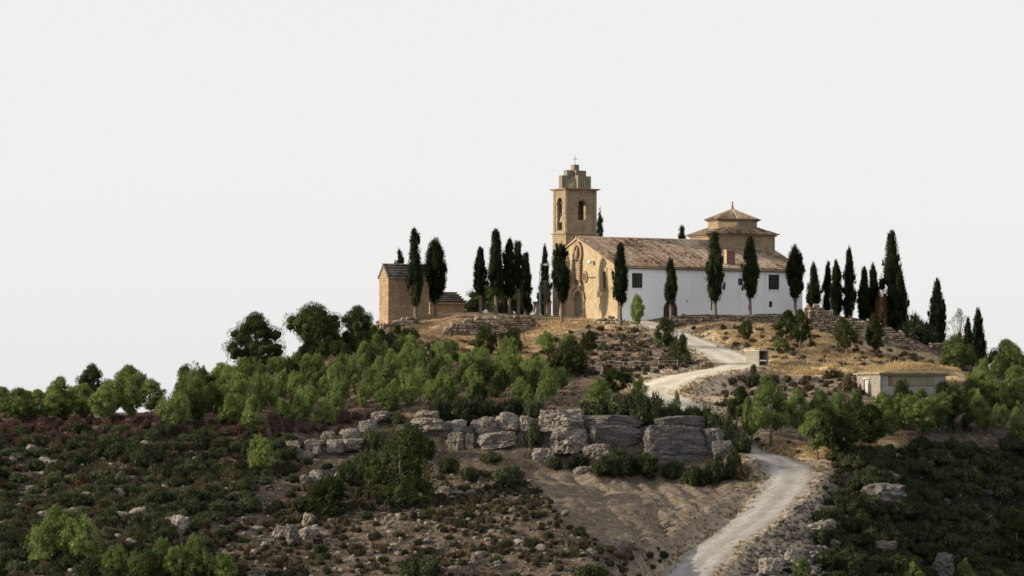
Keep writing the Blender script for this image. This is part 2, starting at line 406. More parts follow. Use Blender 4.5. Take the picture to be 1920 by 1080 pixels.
rough = fbm(cx / 9, cy / 9, 3) * 1.0 + fbm(cx / 2.2, cy / 2.2, 11) * .5
flat = np.clip((best) / 5, 0, 1)
pyc = HZ - F * cz / cy; pxc = 960 + F * cx / cy
incut = inpoly(pxc + 14 * rough, pyc, [(985, 872), (1400, 880), (1410, 915), (1300, 985), (1250, 1022), (1150, 1026), (1080, 990), (1015, 930)])
gul = np.abs(fbm((cx + .35 * (cy - 430)) / 1.6, cy / 9, 77)) * 1.1
cz = cz - np.where(incut, gul, 0)
calm = np.where((cz > 12.5), .25, 1.0)
cz = cz + rough * flat * calm
w = 1 - np.clip(best / 2.2, 0, 1); w = w * w * (3 - 2 * w)
cz = cz * (1 - w) + bz * w
z1 = ZZ.ravel(); z1[ci] = cz; ZZ = z1.reshape(XX.shape)

def hgt(x, y):
    x = np.atleast_1d(np.asarray(x, float)); y = np.atleast_1d(np.asarray(y, float))
    i = np.clip(np.searchsorted(GX, x) - 1, 0, len(GX) - 2); j = np.clip(np.searchsorted(GY, y) - 1, 0, len(GY) - 2)
    fx = np.clip((x - GX[i]) / (GX[i + 1] - GX[i]), 0, 1); fy = np.clip((y - GY[j]) / (GY[j + 1] - GY[j]), 0, 1)
    return (ZZ[j, i] * (1 - fx) + ZZ[j, i + 1] * fx) * (1 - fy) + (ZZ[j + 1, i] * (1 - fx) + ZZ[j + 1, i + 1] * fx) * fy
def gz(x, y): return float(hgt(x, y)[0])
YS = np.arange(396, 620, .25)
def hit(px, py, fallback=None):
    """where the line of sight through a picture point meets the ground"""
    xs = (px - 960) / F * YS; zr = (HZ - py) / F * YS
    k = np.where(hgt(xs, YS) >= zr)[0]
    if len(k) == 0:
        Y = fallback if fallback else YS[np.argmin(zr - hgt(xs, YS))]
    else: Y = YS[k[0]]
    x = (px - 960) / F * Y
    return Vector((x, Y, gz(x, Y)))
def on(px, Y):
    x = (px - 960) / F * Y
    return Vector((x, Y, gz(x, Y)))

# soil colours by area, carried on the vertices
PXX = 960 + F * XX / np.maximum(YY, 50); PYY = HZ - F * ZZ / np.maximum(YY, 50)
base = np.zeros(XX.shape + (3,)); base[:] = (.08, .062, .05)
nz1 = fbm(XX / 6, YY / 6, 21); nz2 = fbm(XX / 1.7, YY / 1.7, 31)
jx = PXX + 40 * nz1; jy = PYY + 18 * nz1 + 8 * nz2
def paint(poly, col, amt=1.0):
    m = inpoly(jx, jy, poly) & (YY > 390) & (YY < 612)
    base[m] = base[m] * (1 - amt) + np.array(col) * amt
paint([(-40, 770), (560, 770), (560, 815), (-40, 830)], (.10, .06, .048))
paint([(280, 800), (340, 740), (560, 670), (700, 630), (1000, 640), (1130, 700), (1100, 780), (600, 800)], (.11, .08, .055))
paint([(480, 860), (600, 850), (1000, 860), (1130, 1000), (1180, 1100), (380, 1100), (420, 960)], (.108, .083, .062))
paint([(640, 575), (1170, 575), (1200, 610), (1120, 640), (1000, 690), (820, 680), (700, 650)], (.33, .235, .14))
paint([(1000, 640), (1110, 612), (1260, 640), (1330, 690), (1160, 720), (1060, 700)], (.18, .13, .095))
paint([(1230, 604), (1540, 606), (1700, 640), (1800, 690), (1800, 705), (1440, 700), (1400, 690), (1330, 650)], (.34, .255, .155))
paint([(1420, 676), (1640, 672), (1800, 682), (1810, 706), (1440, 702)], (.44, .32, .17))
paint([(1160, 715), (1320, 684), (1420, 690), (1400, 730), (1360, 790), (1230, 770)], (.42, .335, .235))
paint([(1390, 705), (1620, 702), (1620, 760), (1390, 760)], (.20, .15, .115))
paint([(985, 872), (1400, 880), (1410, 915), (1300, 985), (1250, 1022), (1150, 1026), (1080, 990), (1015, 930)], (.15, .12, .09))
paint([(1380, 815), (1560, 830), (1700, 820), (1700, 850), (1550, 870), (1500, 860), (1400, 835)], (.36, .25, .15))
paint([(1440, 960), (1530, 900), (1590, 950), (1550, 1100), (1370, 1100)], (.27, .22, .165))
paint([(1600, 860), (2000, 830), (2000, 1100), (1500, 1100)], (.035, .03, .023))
roadnear = np.full(XX.size, 0.0); roadnear[ci] = np.clip(1 - best / 3.0, 0, 1); roadnear = roadnear.reshape(XX.shape)[..., None]
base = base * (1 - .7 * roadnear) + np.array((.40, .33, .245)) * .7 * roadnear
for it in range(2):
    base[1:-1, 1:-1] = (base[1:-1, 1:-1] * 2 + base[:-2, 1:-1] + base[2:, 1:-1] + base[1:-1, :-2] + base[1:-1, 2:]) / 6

def ground_mat():
    m, nt, b = newmat('hill_soil')
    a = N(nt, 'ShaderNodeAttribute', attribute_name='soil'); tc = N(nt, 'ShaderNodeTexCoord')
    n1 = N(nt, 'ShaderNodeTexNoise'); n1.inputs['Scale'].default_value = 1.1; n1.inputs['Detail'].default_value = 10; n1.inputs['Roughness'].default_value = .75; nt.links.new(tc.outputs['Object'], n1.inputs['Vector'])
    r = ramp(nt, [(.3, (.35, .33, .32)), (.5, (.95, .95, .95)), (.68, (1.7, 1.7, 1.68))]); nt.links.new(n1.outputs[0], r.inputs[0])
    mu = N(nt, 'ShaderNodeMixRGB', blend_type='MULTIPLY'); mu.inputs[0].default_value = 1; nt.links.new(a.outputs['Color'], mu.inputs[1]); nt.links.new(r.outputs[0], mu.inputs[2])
    vo = N(nt, 'ShaderNodeTexVoronoi'); vo.inputs['Scale'].default_value = 3.2; nt.links.new(tc.outputs['Object'], vo.inputs['Vector'])
    r2 = ramp(nt, [(.80, (0, 0, 0)), (.86, (1, 1, 1))]); nt.links.new(vo.outputs['Color'], r2.inputs[0])
    mi = N(nt, 'ShaderNodeMixRGB'); mi.inputs[2].default_value = (.33, .29, .235, 1); nt.links.new(mu.outputs[0], mi.inputs[1])
    f = N(nt, 'ShaderNodeMath', operation='MULTIPLY'); f.inputs[1].default_value = .35; nt.links.new(r2.outputs[0], f.inputs[0]); nt.links.new(f.outputs[0], mi.inputs[0])
    nt.links.new(mi.outputs[0], b.inputs['Base Color'])
    n2 = N(nt, 'ShaderNodeTexNoise'); n2.inputs['Scale'].default_value = 2.5; n2.inputs['Detail'].default_value = 9; n2.inputs['Roughness'].default_value = .75; nt.links.new(tc.outputs['Object'], n2.inputs['Vector'])
    bp = N(nt, 'ShaderNodeBump'); bp.inputs['Strength'].default_value = .9; bp.inputs['Distance'].default_value = .25; nt.links.new(n2.outputs[0], bp.inputs['Height']); nt.links.new(bp.outputs[0], b.inputs['Normal'])
    b.inputs['Roughness'].default_value = .95; b.inputs['Specular IOR Level'].default_value = .1
    return m
M['ground'] = ground_mat()
ny, nx = XX.shape
idx = np.arange(ny * nx).reshape(ny, nx)
quads = np.stack([idx[:-1, :-1], idx[:-1, 1:], idx[1:, 1:], idx[1:, :-1]], -1).reshape(-1, 4)
gm = mesh_np('hillside_ground', np.stack([XX, YY, ZZ], -1).reshape(-1, 3), quads, M['ground'], smooth=True)
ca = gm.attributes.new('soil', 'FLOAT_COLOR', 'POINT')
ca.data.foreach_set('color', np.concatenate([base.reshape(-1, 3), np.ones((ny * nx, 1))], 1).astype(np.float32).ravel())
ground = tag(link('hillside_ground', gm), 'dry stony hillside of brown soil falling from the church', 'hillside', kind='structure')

# gravel road: a ribbon with a slight crown and worn wheel tracks
def road_mat():
    m, nt, b = newmat('road_gravel')
    a = N(nt, 'ShaderNodeAttribute', attribute_name='across'); tc = N(nt, 'ShaderNodeTexCoord')
    n1 = N(nt, 'ShaderNodeTexNoise'); n1.inputs['Scale'].default_value = .5; n1.inputs['Detail'].default_value = 10; n1.inputs['Roughness'].default_value = .72; nt.links.new(tc.outputs['Object'], n1.inputs['Vector'])
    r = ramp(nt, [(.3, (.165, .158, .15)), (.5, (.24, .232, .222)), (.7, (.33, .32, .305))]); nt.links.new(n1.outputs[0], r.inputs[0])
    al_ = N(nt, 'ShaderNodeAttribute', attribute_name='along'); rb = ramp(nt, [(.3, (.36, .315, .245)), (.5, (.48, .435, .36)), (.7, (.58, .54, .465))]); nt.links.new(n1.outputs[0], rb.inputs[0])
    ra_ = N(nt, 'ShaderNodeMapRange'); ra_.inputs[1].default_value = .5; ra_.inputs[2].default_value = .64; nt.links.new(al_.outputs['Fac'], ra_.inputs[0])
    mg = N(nt, 'ShaderNodeMixRGB'); nt.links.new(ra_.outputs[0], mg.inputs[0]); nt.links.new(rb.outputs[0], mg.inputs[1]); nt.links.new(r.outputs[0], mg.inputs[2])  # lower stretch turns greyer and darker: its shade is put into the gravel colour
    ad = N(nt, 'ShaderNodeMath', operation='MULTIPLY_ADD'); ad.inputs[1].default_value = .25; nt.links.new(n1.outputs[0], ad.inputs[0]); nt.links.new(a.outputs['Fac'], ad.inputs[2])
    r2 = ramp(nt, [(.0, (.8, .75, .68)), (.26, (.88, .86, .82)), (.36, (1.08, 1.08, 1.08)), (.46, (1.1, 1.1, 1.1)), (.55, (.93, .92, .9)), (.7, (.92, .91, .88)), (.78, (1.08, 1.08, 1.08)), (.9, (1.04, 1.04, 1.04)), (1, (.8, .75, .68))]); nt.links.new(ad.outputs[0], r2.inputs[0])
    mu = N(nt, 'ShaderNodeMixRGB', blend_type='MULTIPLY'); mu.inputs[0].default_value = 1; nt.links.new(mg.outputs[0], mu.inputs[1]); nt.links.new(r2.outputs[0], mu.inputs[2]); nt.links.new(mu.outputs[0], b.inputs['Base Color'])
    n2 = N(nt, 'ShaderNodeTexNoise'); n2.inputs['Scale'].default_value = 6; n2.inputs['Detail'].default_value = 8; nt.links.new(tc.outputs['Object'], n2.inputs['Vector'])
    bp = N(nt, 'ShaderNodeBump'); bp.inputs['Strength'].default_value = .6; bp.inputs['Distance'].default_value = .08; nt.links.new(n2.outputs[0], bp.inputs['Height']); nt.links.new(bp.outputs[0], b.inputs['Normal'])
    b.inputs['Roughness'].default_value = .95; b.inputs['Specular IOR Level'].default_value = .1
    return m
V = []; AC = []
RN = 13
for i in range(len(RA)):
    d = RA[min(i + 1, len(RA) - 1)] - RA[max(i - 1, 0)]; nrm = np.array([-d[1], d[0]]); nrm /= np.linalg.norm(nrm)
    for k in range(RN):
        t = k / (RN - 1)
        e = RH[i] + (.3 * math.sin(i * .37 + 3 * (k > 6)) + .3 * math.sin(i * .83 + (k > 6))) * (k in (0, RN - 1)) - .2
        off = (t * 2 - 1) * e
        V.append((RA[i, 0] + nrm[0] * off, RA[i, 1] + nrm[1] * off, RA[i, 2] + .10 + RT[i] * off - .09 * abs(t * 2 - 1) ** 4 - .05 * math.exp(-((abs(t * 2 - 1) - .42) / .14) ** 2))); AC.append(t)
ridx = np.arange(len(RA) * RN).reshape(-1, RN)
rq = np.stack([ridx[:-1, :-1], ridx[:-1, 1:], ridx[1:, 1:], ridx[1:, :-1]], -1).reshape(-1, 4)
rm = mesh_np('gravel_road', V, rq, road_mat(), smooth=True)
aa = rm.attributes.new('across', 'FLOAT', 'POINT'); aa.data.foreach_set('value', np.array(AC, np.float32))
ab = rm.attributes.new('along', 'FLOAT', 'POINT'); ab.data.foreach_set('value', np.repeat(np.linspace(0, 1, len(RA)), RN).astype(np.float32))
if rm.polygons[0].normal.z < 0: rm.flip_normals()
tag(link('gravel_road', rm), 'pale gravel road winding up the hill to the church', 'road', kind='structure')

# ------------------------------------------------------------------ foliage meshes
_b = bmesh.new(); bmesh.ops.create_icosphere(_b, subdivisions=1, radius=1.0)
ICV = np.array([tuple(v.co) for v in _b.verts]); _b.verts.index_update(); ICF = np.array([[v.index for v in f.verts] for f in _b.faces]); _b.free()
def foliage(blobs, n, size, rg, spike=.3, upbias=.25, inner=.25, up_spike=.8, flat=.55, cov=None, core=.8):
    """tufts of small faces on and in a cluster of blobs, over a darker solid core in each blob"""
    if cov:
        q_ = np.array(blobs, float); n = int(min(cov * 12.6 * ((q_[:, 3] * q_[:, 4] * q_[:, 5]) ** (2 / 3)).sum() / (size * size * 1.1), 16000))
    V0, F0, T0 = foliage_(blobs, n, size, rg, spike, upbias, inner, up_spike, flat)
    if core <= 0: return V0, F0, T0
    B = np.array(blobs, float); B = B[B[:, 3] > .21]; k = len(B)
    if k == 0: return V0, F0, T0
    jit = rg.uniform(.8, 1.12, (k, len(ICV), 1))
    CV = B[:, None, :3] + ICV[None] * B[:, None, 3:6] * core * jit
    CF = (np.arange(k)[:, None, None] * len(ICV) + ICF[None]).reshape(-1, 3) + len(V0)
    return np.concatenate([V0, CV.reshape(-1, 3)]), F0 + [CF], np.concatenate([T0, np.repeat(rg.random(k) * .5, len(ICF)) * (.6 + .8 * rg.random(len(ICF) * k))])
def foliage_(blobs, n, size, rg, spike=.3, upbias=.25, inner=.25, up_spike=.8, flat=.55):
    B = np.array(blobs, float); k = len(B)
    area = (B[:, 3] * B[:, 4] * B[:, 5]) ** (2 / 3); pk = area / area.sum()
    bi = rg.choice(k, n, p=pk)
    d = rg.normal(size=(n, 3)); d[:, 2] += upbias; d /= np.linalg.norm(d, axis=1)[:, None]
    rr = np.where(rg.random(n) < inner, rg.uniform(.3, .85, n), rg.uniform(.85, 1.12, n))
    P = B[bi, :3] + d * B[bi, 3:6] * rr[:, None]
    bt = rg.random(k)
    tint = np.clip(.55 * bt[bi] + .45 * rg.random(n), 0, 1)
    nrm = d / B[bi, 3:6] * B[bi, 3:6].mean(1)[:, None]; nrm /= np.linalg.norm(nrm, axis=1)[:, None]
    nrm = nrm + rg.normal(size=(n, 3)) * flat; nrm /= np.linalg.norm(nrm, axis=1)[:, None]
    ns = int(n * spike); nq = n - ns
    t = np.cross(nrm, rg.normal(size=(n, 3))); t /= np.linalg.norm(t, axis=1)[:, None]; b = np.cross(nrm, t)
    a = size * rg.uniform(.55, 1.25, n)[:, None]; w = a * rg.uniform(.45, .8, n)[:, None]
    q = slice(0, nq)
    Vq = np.stack([P[q] + t[q] * a[q], P[q] + b[q] * w[q] + nrm[q] * a[q] * .2, P[q] - t[q] * a[q], P[q] - b[q] * w[q] + nrm[q] * a[q] * .2], 1).reshape(-1, 3)
    Fq = np.arange(nq * 4).reshape(-1, 4)
    s = slice(nq, n)
    tip = d[s] + np.array([0, 0, up_spike]) + rg.normal(size=(ns, 3)) * .35; tip /= np.linalg.norm(tip, axis=1)[:, None]
    Vs = np.stack([P[s] + t[s] * w[s] * .45, P[s] - t[s] * w[s] * .45, P[s] + tip * a[s] * 3.1], 1).reshape(-1, 3)
    Fs = nq * 4 + np.arange(ns * 3).reshape(-1, 3)
    return np.concatenate([Vq, Vs]), [Fq, Fs], np.concatenate([tint[:nq], tint[nq:]])

def envelope_blobs(k, h0, h1, R, prof, rg, br=(.28, .42), zr=1.0, inset=.7):
    """blobs filling a crown whose radius over height follows PROF (list of (t, r))"""
    ts = [p[0] for p in prof]; rs = [p[1] for p in prof]; out = []
    for i in range(k):
        t = (i + rg.random()) / k
        env = np.interp(t, ts, rs) * R
        b = min(rg.uniform(*br) * R, max(env * .95, .12 * R))
        a = rg.uniform(0, 2 * math.pi); rad = max(env - b, 0) * rg.uniform(inset, 1.08)
        out.append((math.cos(a) * rad, math.sin(a) * rad, h0 + (h1 - h0) * t, b, b, b * zr))
    return out

ROUND = [(0, .45), (.15, .85), (.35, 1), (.6, .9), (.8, .62), (1, .2)]
CONE = [(0, .6), (.12, .95), (.3, 1), (.55, .75), (.8, .42), (1, .1)]
DOME = [(0, .95), (.3, 1), (.6, .82), (.85, .5), (1, .2)]
UMB = [(0, .35), (.25, .8), (.5, 1), (.75, .85), (1, .35)]

def trunk_mesh(name, h, r, rg, limbs=5, lean=.05, spread=.9, h0=.35, n=6):
    mb = MB(); x = y = 0; P = []; 
    for i in range(6):
        t = i / 5; P.append((x, y, h * t - .35 * (i == 0))); x += rg.normal() * lean * h * .35; y += rg.normal() * lean * h * .35
    mb.tube(P, [r * (1.15 - .85 * i / 5) for i in range(6)], n)
    for k in range(limbs):
        t = h0 + (1 - h0) * (k + rg.random()) / max(limbs, 1); i = min(int(t * 5), 4); f = t * 5 - i
        p = Vector(P[i]).lerp(Vector(P[i + 1]), f); a = rg.uniform(0, 6.28); L = spread * rg.uniform(.6, 1.1) * (1.15 - t * .7)
        q = p + Vector((math.cos(a) * L * .5, math.sin(a) * L * .5, L * .25)); e = p + Vector((math.cos(a) * L, math.sin(a) * L, L * .6))
        mb.tube([p, q, e], [r * .4 * (1.2 - t), r * .28 * (1.2 - t), r * .1], 5)
    return mb.mesh(name, M['bark'], True)

# young pines: nominal 4.4 m tall, copied and scaled
PINES = []
for k in range(9):
    rg = np.random.default_rng(100 + k)
    prof = [ROUND, CONE, ROUND, DOME, ROUND, UMB, UMB, ROUND, DOME][k]; R = [1.45, 1.35, 1.6, 1.6, 1.25, 1.45, 1.7, 1.5, 1.4][k]
    bl = envelope_blobs(46, .35, 4.0, R * 1.1, prof, rg, (.15, .3), 1.2, .6)
    lx, ly = rg.normal(size=2) * .16; bl = [(b[0] + lx * b[2] + .2 * R * math.sin(b[2] * 2.1 + k), b[1] + ly * b[2], *b[2:]) for b in bl]
    # leading shoots that stick out of the crown
    for j in range(36):
        a = rg.uniform(0, 6.28); tt = rg.uniform(.25, 1.02); r_ = np.interp(tt, [q[0] for q in prof], [q[1] for q in prof]) * R * rg.uniform(.5, 1.05); bl.append((math.cos(a) * r_, math.sin(a) * r_, .4 + 3.8 * tt, .15, .15, .55))
    v, f, t = foliage(bl, 8500, .085, rg, .7, .45, .1, 1.5, core=.64)
    PINES.append((mesh_np('pine_crown', v, f, M['pine'], t), trunk_mesh('pine_trunk', 3.4, .12, rg, 6, .03, 1.0, .25)))
PINES_DARK = []
for k in range(4):
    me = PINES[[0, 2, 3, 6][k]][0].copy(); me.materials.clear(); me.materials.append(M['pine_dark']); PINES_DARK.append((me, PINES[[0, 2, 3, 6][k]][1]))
TALL = []   # stone pines with a bare stem, nominal 6 m
for k in range(5):
    rg = np.random.default_rng(140 + k)
    bl = envelope_blobs(50, 1.5, 5.6, 2.05, [ROUND, UMB, DOME, ROUND, UMB][k], rg, (.15, .29), .95, .6)
    v, f, t = foliage(bl, 10000, .095, rg, .7, .4, .1, 1.3, core=.7)
    TALL.append((mesh_np('pine_crown', v, f, M['pine'], t), trunk_mesh('pine_trunk', 4.6, .14, rg, 7, .035, 1.3, .4)))
TALL_DARK = []
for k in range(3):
    me = TALL[k][0].copy(); me.materials.clear(); me.materials.append(M['pine_dark']); TALL_DARK.append((me, TALL[k][1]))

NOM = {'young': 4.35, 'tall': 6.0}
def pine(p, h, wscale, label, group, protos=PINES, kind='young', rz=None, name='pine_tree', cat='pine tree'):
    e = empty(name, p, random.uniform(0, 6.28) if rz is None else rz); e.rotation_euler.x = random.gauss(0, .07); e.rotation_euler.y = random.gauss(0, .07)
    tag(e, label, cat, group)
    s = h / NOM[kind]; pr = random.choice(protos)
    link('trunk', pr[1], e, scale=(s, s, s)); link('crown', pr[0], e, scale=(s * wscale * random.uniform(.85, 1.2), s * wscale * random.uniform(.85, 1.2), s))
    return e

# shrubs: nominal radius 1
def shrub_set(seed, mat, n=900, k=20, hz=.85, size=.085, spike=.5):
    out = []
    for j in range(4):
        rg = np.random.default_rng(seed + j); bl = []
        for i in range(k):
            a = rg.uniform(0, 6.28); r = math.sqrt(rg.random()) * .68; z = hz * (1 - r * r) * rg.uniform(.35, .85)
            b = rg.uniform(.16, .34); bl.append((math.cos(a) * r, math.sin(a) * r, z, b, b, b * rg.uniform(.8, 1.5)))
        v, f, t = foliage(bl, int(n * 1.3), size, rg, spike, .5, .1, .8)
        out.append(mesh_np('foliage', v, f, M[mat], t))
    return out
SH = {'dark': shrub_set(200, 'shrub', 1700, 22), 'grey': shrub_set(210, 'shrub_grey', 1300, 18), 'red': shrub_set(220, 'shrub_red', 1000, 16, .7, .08, .8),
      'low': shrub_set(230, 'scrub', 420, 10, .7, .14, .6), 'brush': shrub_set(240, 'scrub', 1300, 18, 1.0, .09, .7), 'rust': shrub_set(250, 'rust', 900, 14, 1.0, .1, .5)}
def shrub(p, r, hs, label, group, kind='dark', name='evergreen_shrub', cat='shrub'):
    o = link(name, random.choice(SH[kind]), None, (p[0], p[1], p[2] - .12 * r), (0, 0, random.uniform(0, 6.28)), (r, r, r * hs))
    return tag(o, label, cat, group)

def scatter(poly, spacing, rg, ylim=(396, 600), tries=None, avoid_road=1.0):
    """Poisson-like points on the ground whose picture position falls inside POLY"""
    xs = [q[0] for q in poly]; a = (min(xs) - 960) / F * ylim[1] if min(xs) < 960 else (min(xs) - 960) / F * ylim[0]
    b = (max(xs) - 960) / F * ylim[1] if max(xs) > 960 else (max(xs) - 960) / F * ylim[0]
    n = tries or int((b - a) * (ylim[1] - ylim[0]) / spacing ** 2 * 5)
    X = rg.uniform(a, b, n); Y = rg.uniform(*ylim, n); Z = hgt(X, Y)
    px = 960 + F * X / Y; py = HZ - F * Z / Y
    ok = inpoly(px, py, poly); X, Y, Z, px, py = X[ok], Y[ok], Z[ok], px[ok], py[ok]
    if len(X) and avoid_road > 0:
        dd = np.min(np.hypot(X[:, None] - RA[None, :, 0], Y[:, None] - RA[None, :, 1]) - RH[None, :], 1); k = dd > avoid_road
        X, Y, Z, px, py = X[k], Y[k], Z[k], px[k], py[k]
    cell = {}; out = []
    for i in range(len(X)):
        c = (int(X[i] // spacing), int(Y[i] // spacing)); bad = False
        for u in (-1, 0, 1):
            for v_ in (-1, 0, 1):
                for (x2, y2) in cell.get((c[0] + u, c[1] + v_), ()):
                    if (x2 - X[i]) ** 2 + (y2 - Y[i]) ** 2 < spacing ** 2: bad = True
        if not bad:
            cell.setdefault(c, []).append((X[i], Y[i])); out.append((X[i], Y[i], Z[i], px[i], py[i]))
    return out

# ------------------------------------------------------------------ the church
A0 = math.radians(30)
C0 = at(1158, 597, 555)
church = empty('church', C0, A0)
tag(church, 'hilltop church with square bell tower, whitewashed long side and tiled roof', 'church')
def arch_poly(c, w, z0, z1, n=10):
    r = w / 2; zs = z1 - r
    return [(c - r, z0), (c + r, z0)] + [(c + r * math.cos(math.pi * i / n), zs + r * math.sin(math.pi * i / n)) for i in range(0, n + 1)]
def cutter(fn):
    mb = MB(); fn(mb); return mb.build('cut', M['white'], church)

EH, RHGT, SL = 9.0, 14.2, 5.2 / 13.0     # eave, ridge, pitch
BODY_V, BODY_U = 21.0, 38.0
# west front
fw = MB().prism([(0, -1.5), (17.0, -1.5), (17.0, 12.55), (13, 14.15), (0, 8.95)], 'x', 0, .8).build('front_wall', M['plaster'], church)
bpy.context.view_layer.update()
DOOR_V, WIN_V = 12.7, 4.15
boolean(fw, [cutter(lambda m: m.prism(arch_poly(DOOR_V, 2.5, -1.6, 4.95), 'x', -.5, .55)),
             cutter(lambda m: m.box(-.5, .45, WIN_V - .5, WIN_V + .5, 5.2, 8.0))])
# long side
sw = MB().box(.802, BODY_U, 0, .7, -1.5, 8.82).build('side_wall', M['white'], church)
def u_of(px, v=0.0):
    k = (px - 960) / F
    return (k * (C0.y + v * math.cos(A0)) - C0.x + v * math.sin(A0)) / (math.cos(A0) - k * math.sin(A0))
def z_of(py, u, v=0.0): return (HZ - py) / F * (C0.y + u * math.sin(A0) + v * math.cos(A0)) - C0.z
wins = [(1185, 1205, 512, 540, True), (1258.5, 1268, 518, 538, True), (1384, 1393, 522, 535, False), (1441, 1461.5, 515, 543, True), (1442, 1448.5, 565, 576, False), (1287, 1291, 563.5, 566, False), (1333, 1336, 566, 582, False)]
rects = []
for a, b, t, bo, gr in wins:
    u0, u1 = u_of(a), u_of(b); um = (u0 + u1) / 2; rects.append((u0, u1, z_of(bo, um), z_of(t, um), gr))
du0, du1 = u_of(1244), u_of(1271); dz0, dz1 = z_of(597, du0), z_of(563.5, du0)
bpy.context.view_layer.update()
boolean(sw, [cutter(lambda m, r=r: m.box(r[0], r[1], -.3, .4, r[2], r[3])) for r in rects] + [cutter(lambda m: m.prism(arch_poly((du0 + du1) / 2, du1 - du0, -1.6, dz1), 'y', -.3, .45))])
# far end and back walls, mostly hidden
MB().prism([(0.702, -1.5), (BODY_V, -1.5), (BODY_V, 10.9), (13, 14.1), (0.702, 9.05)], 'x', BODY_U - .7, BODY_U - .003).build('end_wall', M['white'], church)
MB().box(6.45, BODY_U - .703, BODY_V - .7, BODY_V - .003, -1.5, 10.9).build('back_wall', M['white'], church)
# windows
for (u0, u1, z0, z1, gr) in rects:
    if (u1 - u0) > .25:
        w = MB().box(u0 + .01, u1 - .01, .30, .36, z0 + .01, z1 - .01).build('window', M['glass'], church)
        fr = MB()
        for (a, b, c, d) in ((u0 + .004, u0 + .1, z0, z1), (u1 - .1, u1 - .004, z0, z1), (u0 + .1, u1 - .1, z0, z0 + .1), (u0 + .1, u1 - .1, z1 - .1, z1)): fr.box(a, b, .2, .298, c + .004, d - .004)
        fr.build('frame', M['wood_brown'], w)
        if gr:
            for i in range(1, 4):
                t = u0 + (u1 - u0) * i / 4; MB().box(t - .03, t + .03, .06, .1, z0 + .004, z1 - .004).build('bar', M['iron'], w)
            for i in range(1, 5):
                t = z0 + (z1 - z0) * i / 5; MB().box(u0 + .004, u1 - .004, .102, .14, t - .03, t + .03).build('bar', M['iron'], w)
            MB().box(u0 - .15, u1 + .15, -.12, .02, z0 - .16, z0 - .004).build('sill', M['white'], w)
dd = MB().prism(arch_poly((du0 + du1) / 2, du1 - du0 - .02, -1.4, dz1 - .01), 'y', .28, .4).build('door', M['wood_brown'], church)
for i in range(1, 6):
    t = du0 + (du1 - du0) * i / 6; MB().box(t - .02, t + .02, .25, .278, -1.0, dz1 - .5).build('batten', M['iron'], dd)
arc = arch_poly((du0 + du1) / 2, du1 - du0 + .5, -1.4, dz1 + .25); 
# west door with surround
fd = MB().prism(arch_poly(DOOR_V, 2.48, -1.5, 4.94), 'x', .35, .5).build('front_door', M['wood'], church)
for i in range(1, 6):
    t = DOOR_V - 1.25 + 2.5 * i / 6; MB().box(.31, .348, t - .035, t + .035, -1.2, 3.9).build('batten', M['wood'], fd)
MB().box(.27, .309, DOOR_V - .25, DOOR_V - .1, 1.3, 1.7).build('handle', M['iron'], fd)
def ring(c, zc, r0, r1, a0, a1, x0, x1, n=14, sx=1.0, sz=1.0):
    mb = MB()
    for i in range(n):
        p = [a0 + (a1 - a0) * i / n, a0 + (a1 - a0) * (i + 1) / n]
        q = [(c + sx * r * math.cos(a), zc + sz * r * math.sin(a)) for a, r in ((p[0], r0), (p[0], r1), (p[1], r1), (p[1], r0))]
        mb.prism(q, 'x', x0, x1)
    return mb
ar = ring(DOOR_V, 3.7, 1.26, 1.95, 0, math.pi, -.22, -.004).build('door_arch', M['plaster'], church)
ring(DOOR_V, 3.7, 1.952, 2.2, 0, math.pi, -.34, -.004).build('arch_moulding', M['trim'], ar)
for s in (-1, 1):
    for k in range(8):
        a, b = sorted((DOOR_V + s * 1.26, DOOR_V + s * (1.95 + .25 * (k % 2))))
        MB().box(-.22, -.004, a, b, -1.0 + k * .58, -1.0 + k * .58 + .545).build('jamb_stone', M['plaster'], ar)
    a, b = sorted((DOOR_V + s * 1.2, DOOR_V + s * 2.3)); MB().box(-.36, -.004, a, b, 3.645, 3.9).build('impost', M['trim'], ar)
# carved baroque panel above the door
rel = MB().box(-.10, -.004, DOOR_V - 1.25, DOOR_V + 1.25, 6.7, 10.6).build('carved_panel', M['plaster'], church)
ring(DOOR_V, 11.4, 1.0, 1.5, 0, 2 * math.pi, -.4, -.004, 18, 1.0, 1.45).build('oval_frame', M['trim'], rel)
MB().tube([(-.1, DOOR_V, 10.2), (-.3, DOOR_V, 10.6), (-.34, DOOR_V, 11.3), (-.3, DOOR_V, 11.9), (-.25, DOOR_V, 12.1), (-.28, DOOR_V, 12.4), (-.2, DOOR_V, 12.6)], [.35, .5, .42, .4, .18, .24, .1], 8).build('statue', M['trim'], rel, True)
for s in (-1, 1):
    mb = MB()
    for k in range(9): zz = 6.6 + k * .44; mb.tube([(-.3, DOOR_V + s * .95, zz), (-.3, DOOR_V + s * .95, zz + .2), (-.3, DOOR_V + s * .95, zz + .42)], [.24, .36, .24], 7)
    mb.build('twisted_column', M['trim'], rel, True)
    MB().box(-.5, -.11, DOOR_V + s * .95 - .45, DOOR_V + s * .95 + .45, 6.3, 6.58).build('bracket', M['trim'], rel)
    ring(DOOR_V + s * 2.35, 7.35, .5, .75, 0, 2 * math.pi, -.24, -.004, 16, 1, 1.35).build('scroll', M['trim'], rel)
    MB().box(-.2, -.006, DOOR_V + s * 2.35 - .1, DOOR_V + s * 2.35 + .1, 6.6, 8.1).build('scroll_spoke', M['trim'], rel)
MB().box(-.36, -.11, DOOR_V - .55, DOOR_V + .55, 6.9, 9.6).build('niche', M['trim'], rel)
MB().box(-.15, -.004, 7.2, 9.4, 7.1, 7.25).build('iron_bar', M['iron'], church)
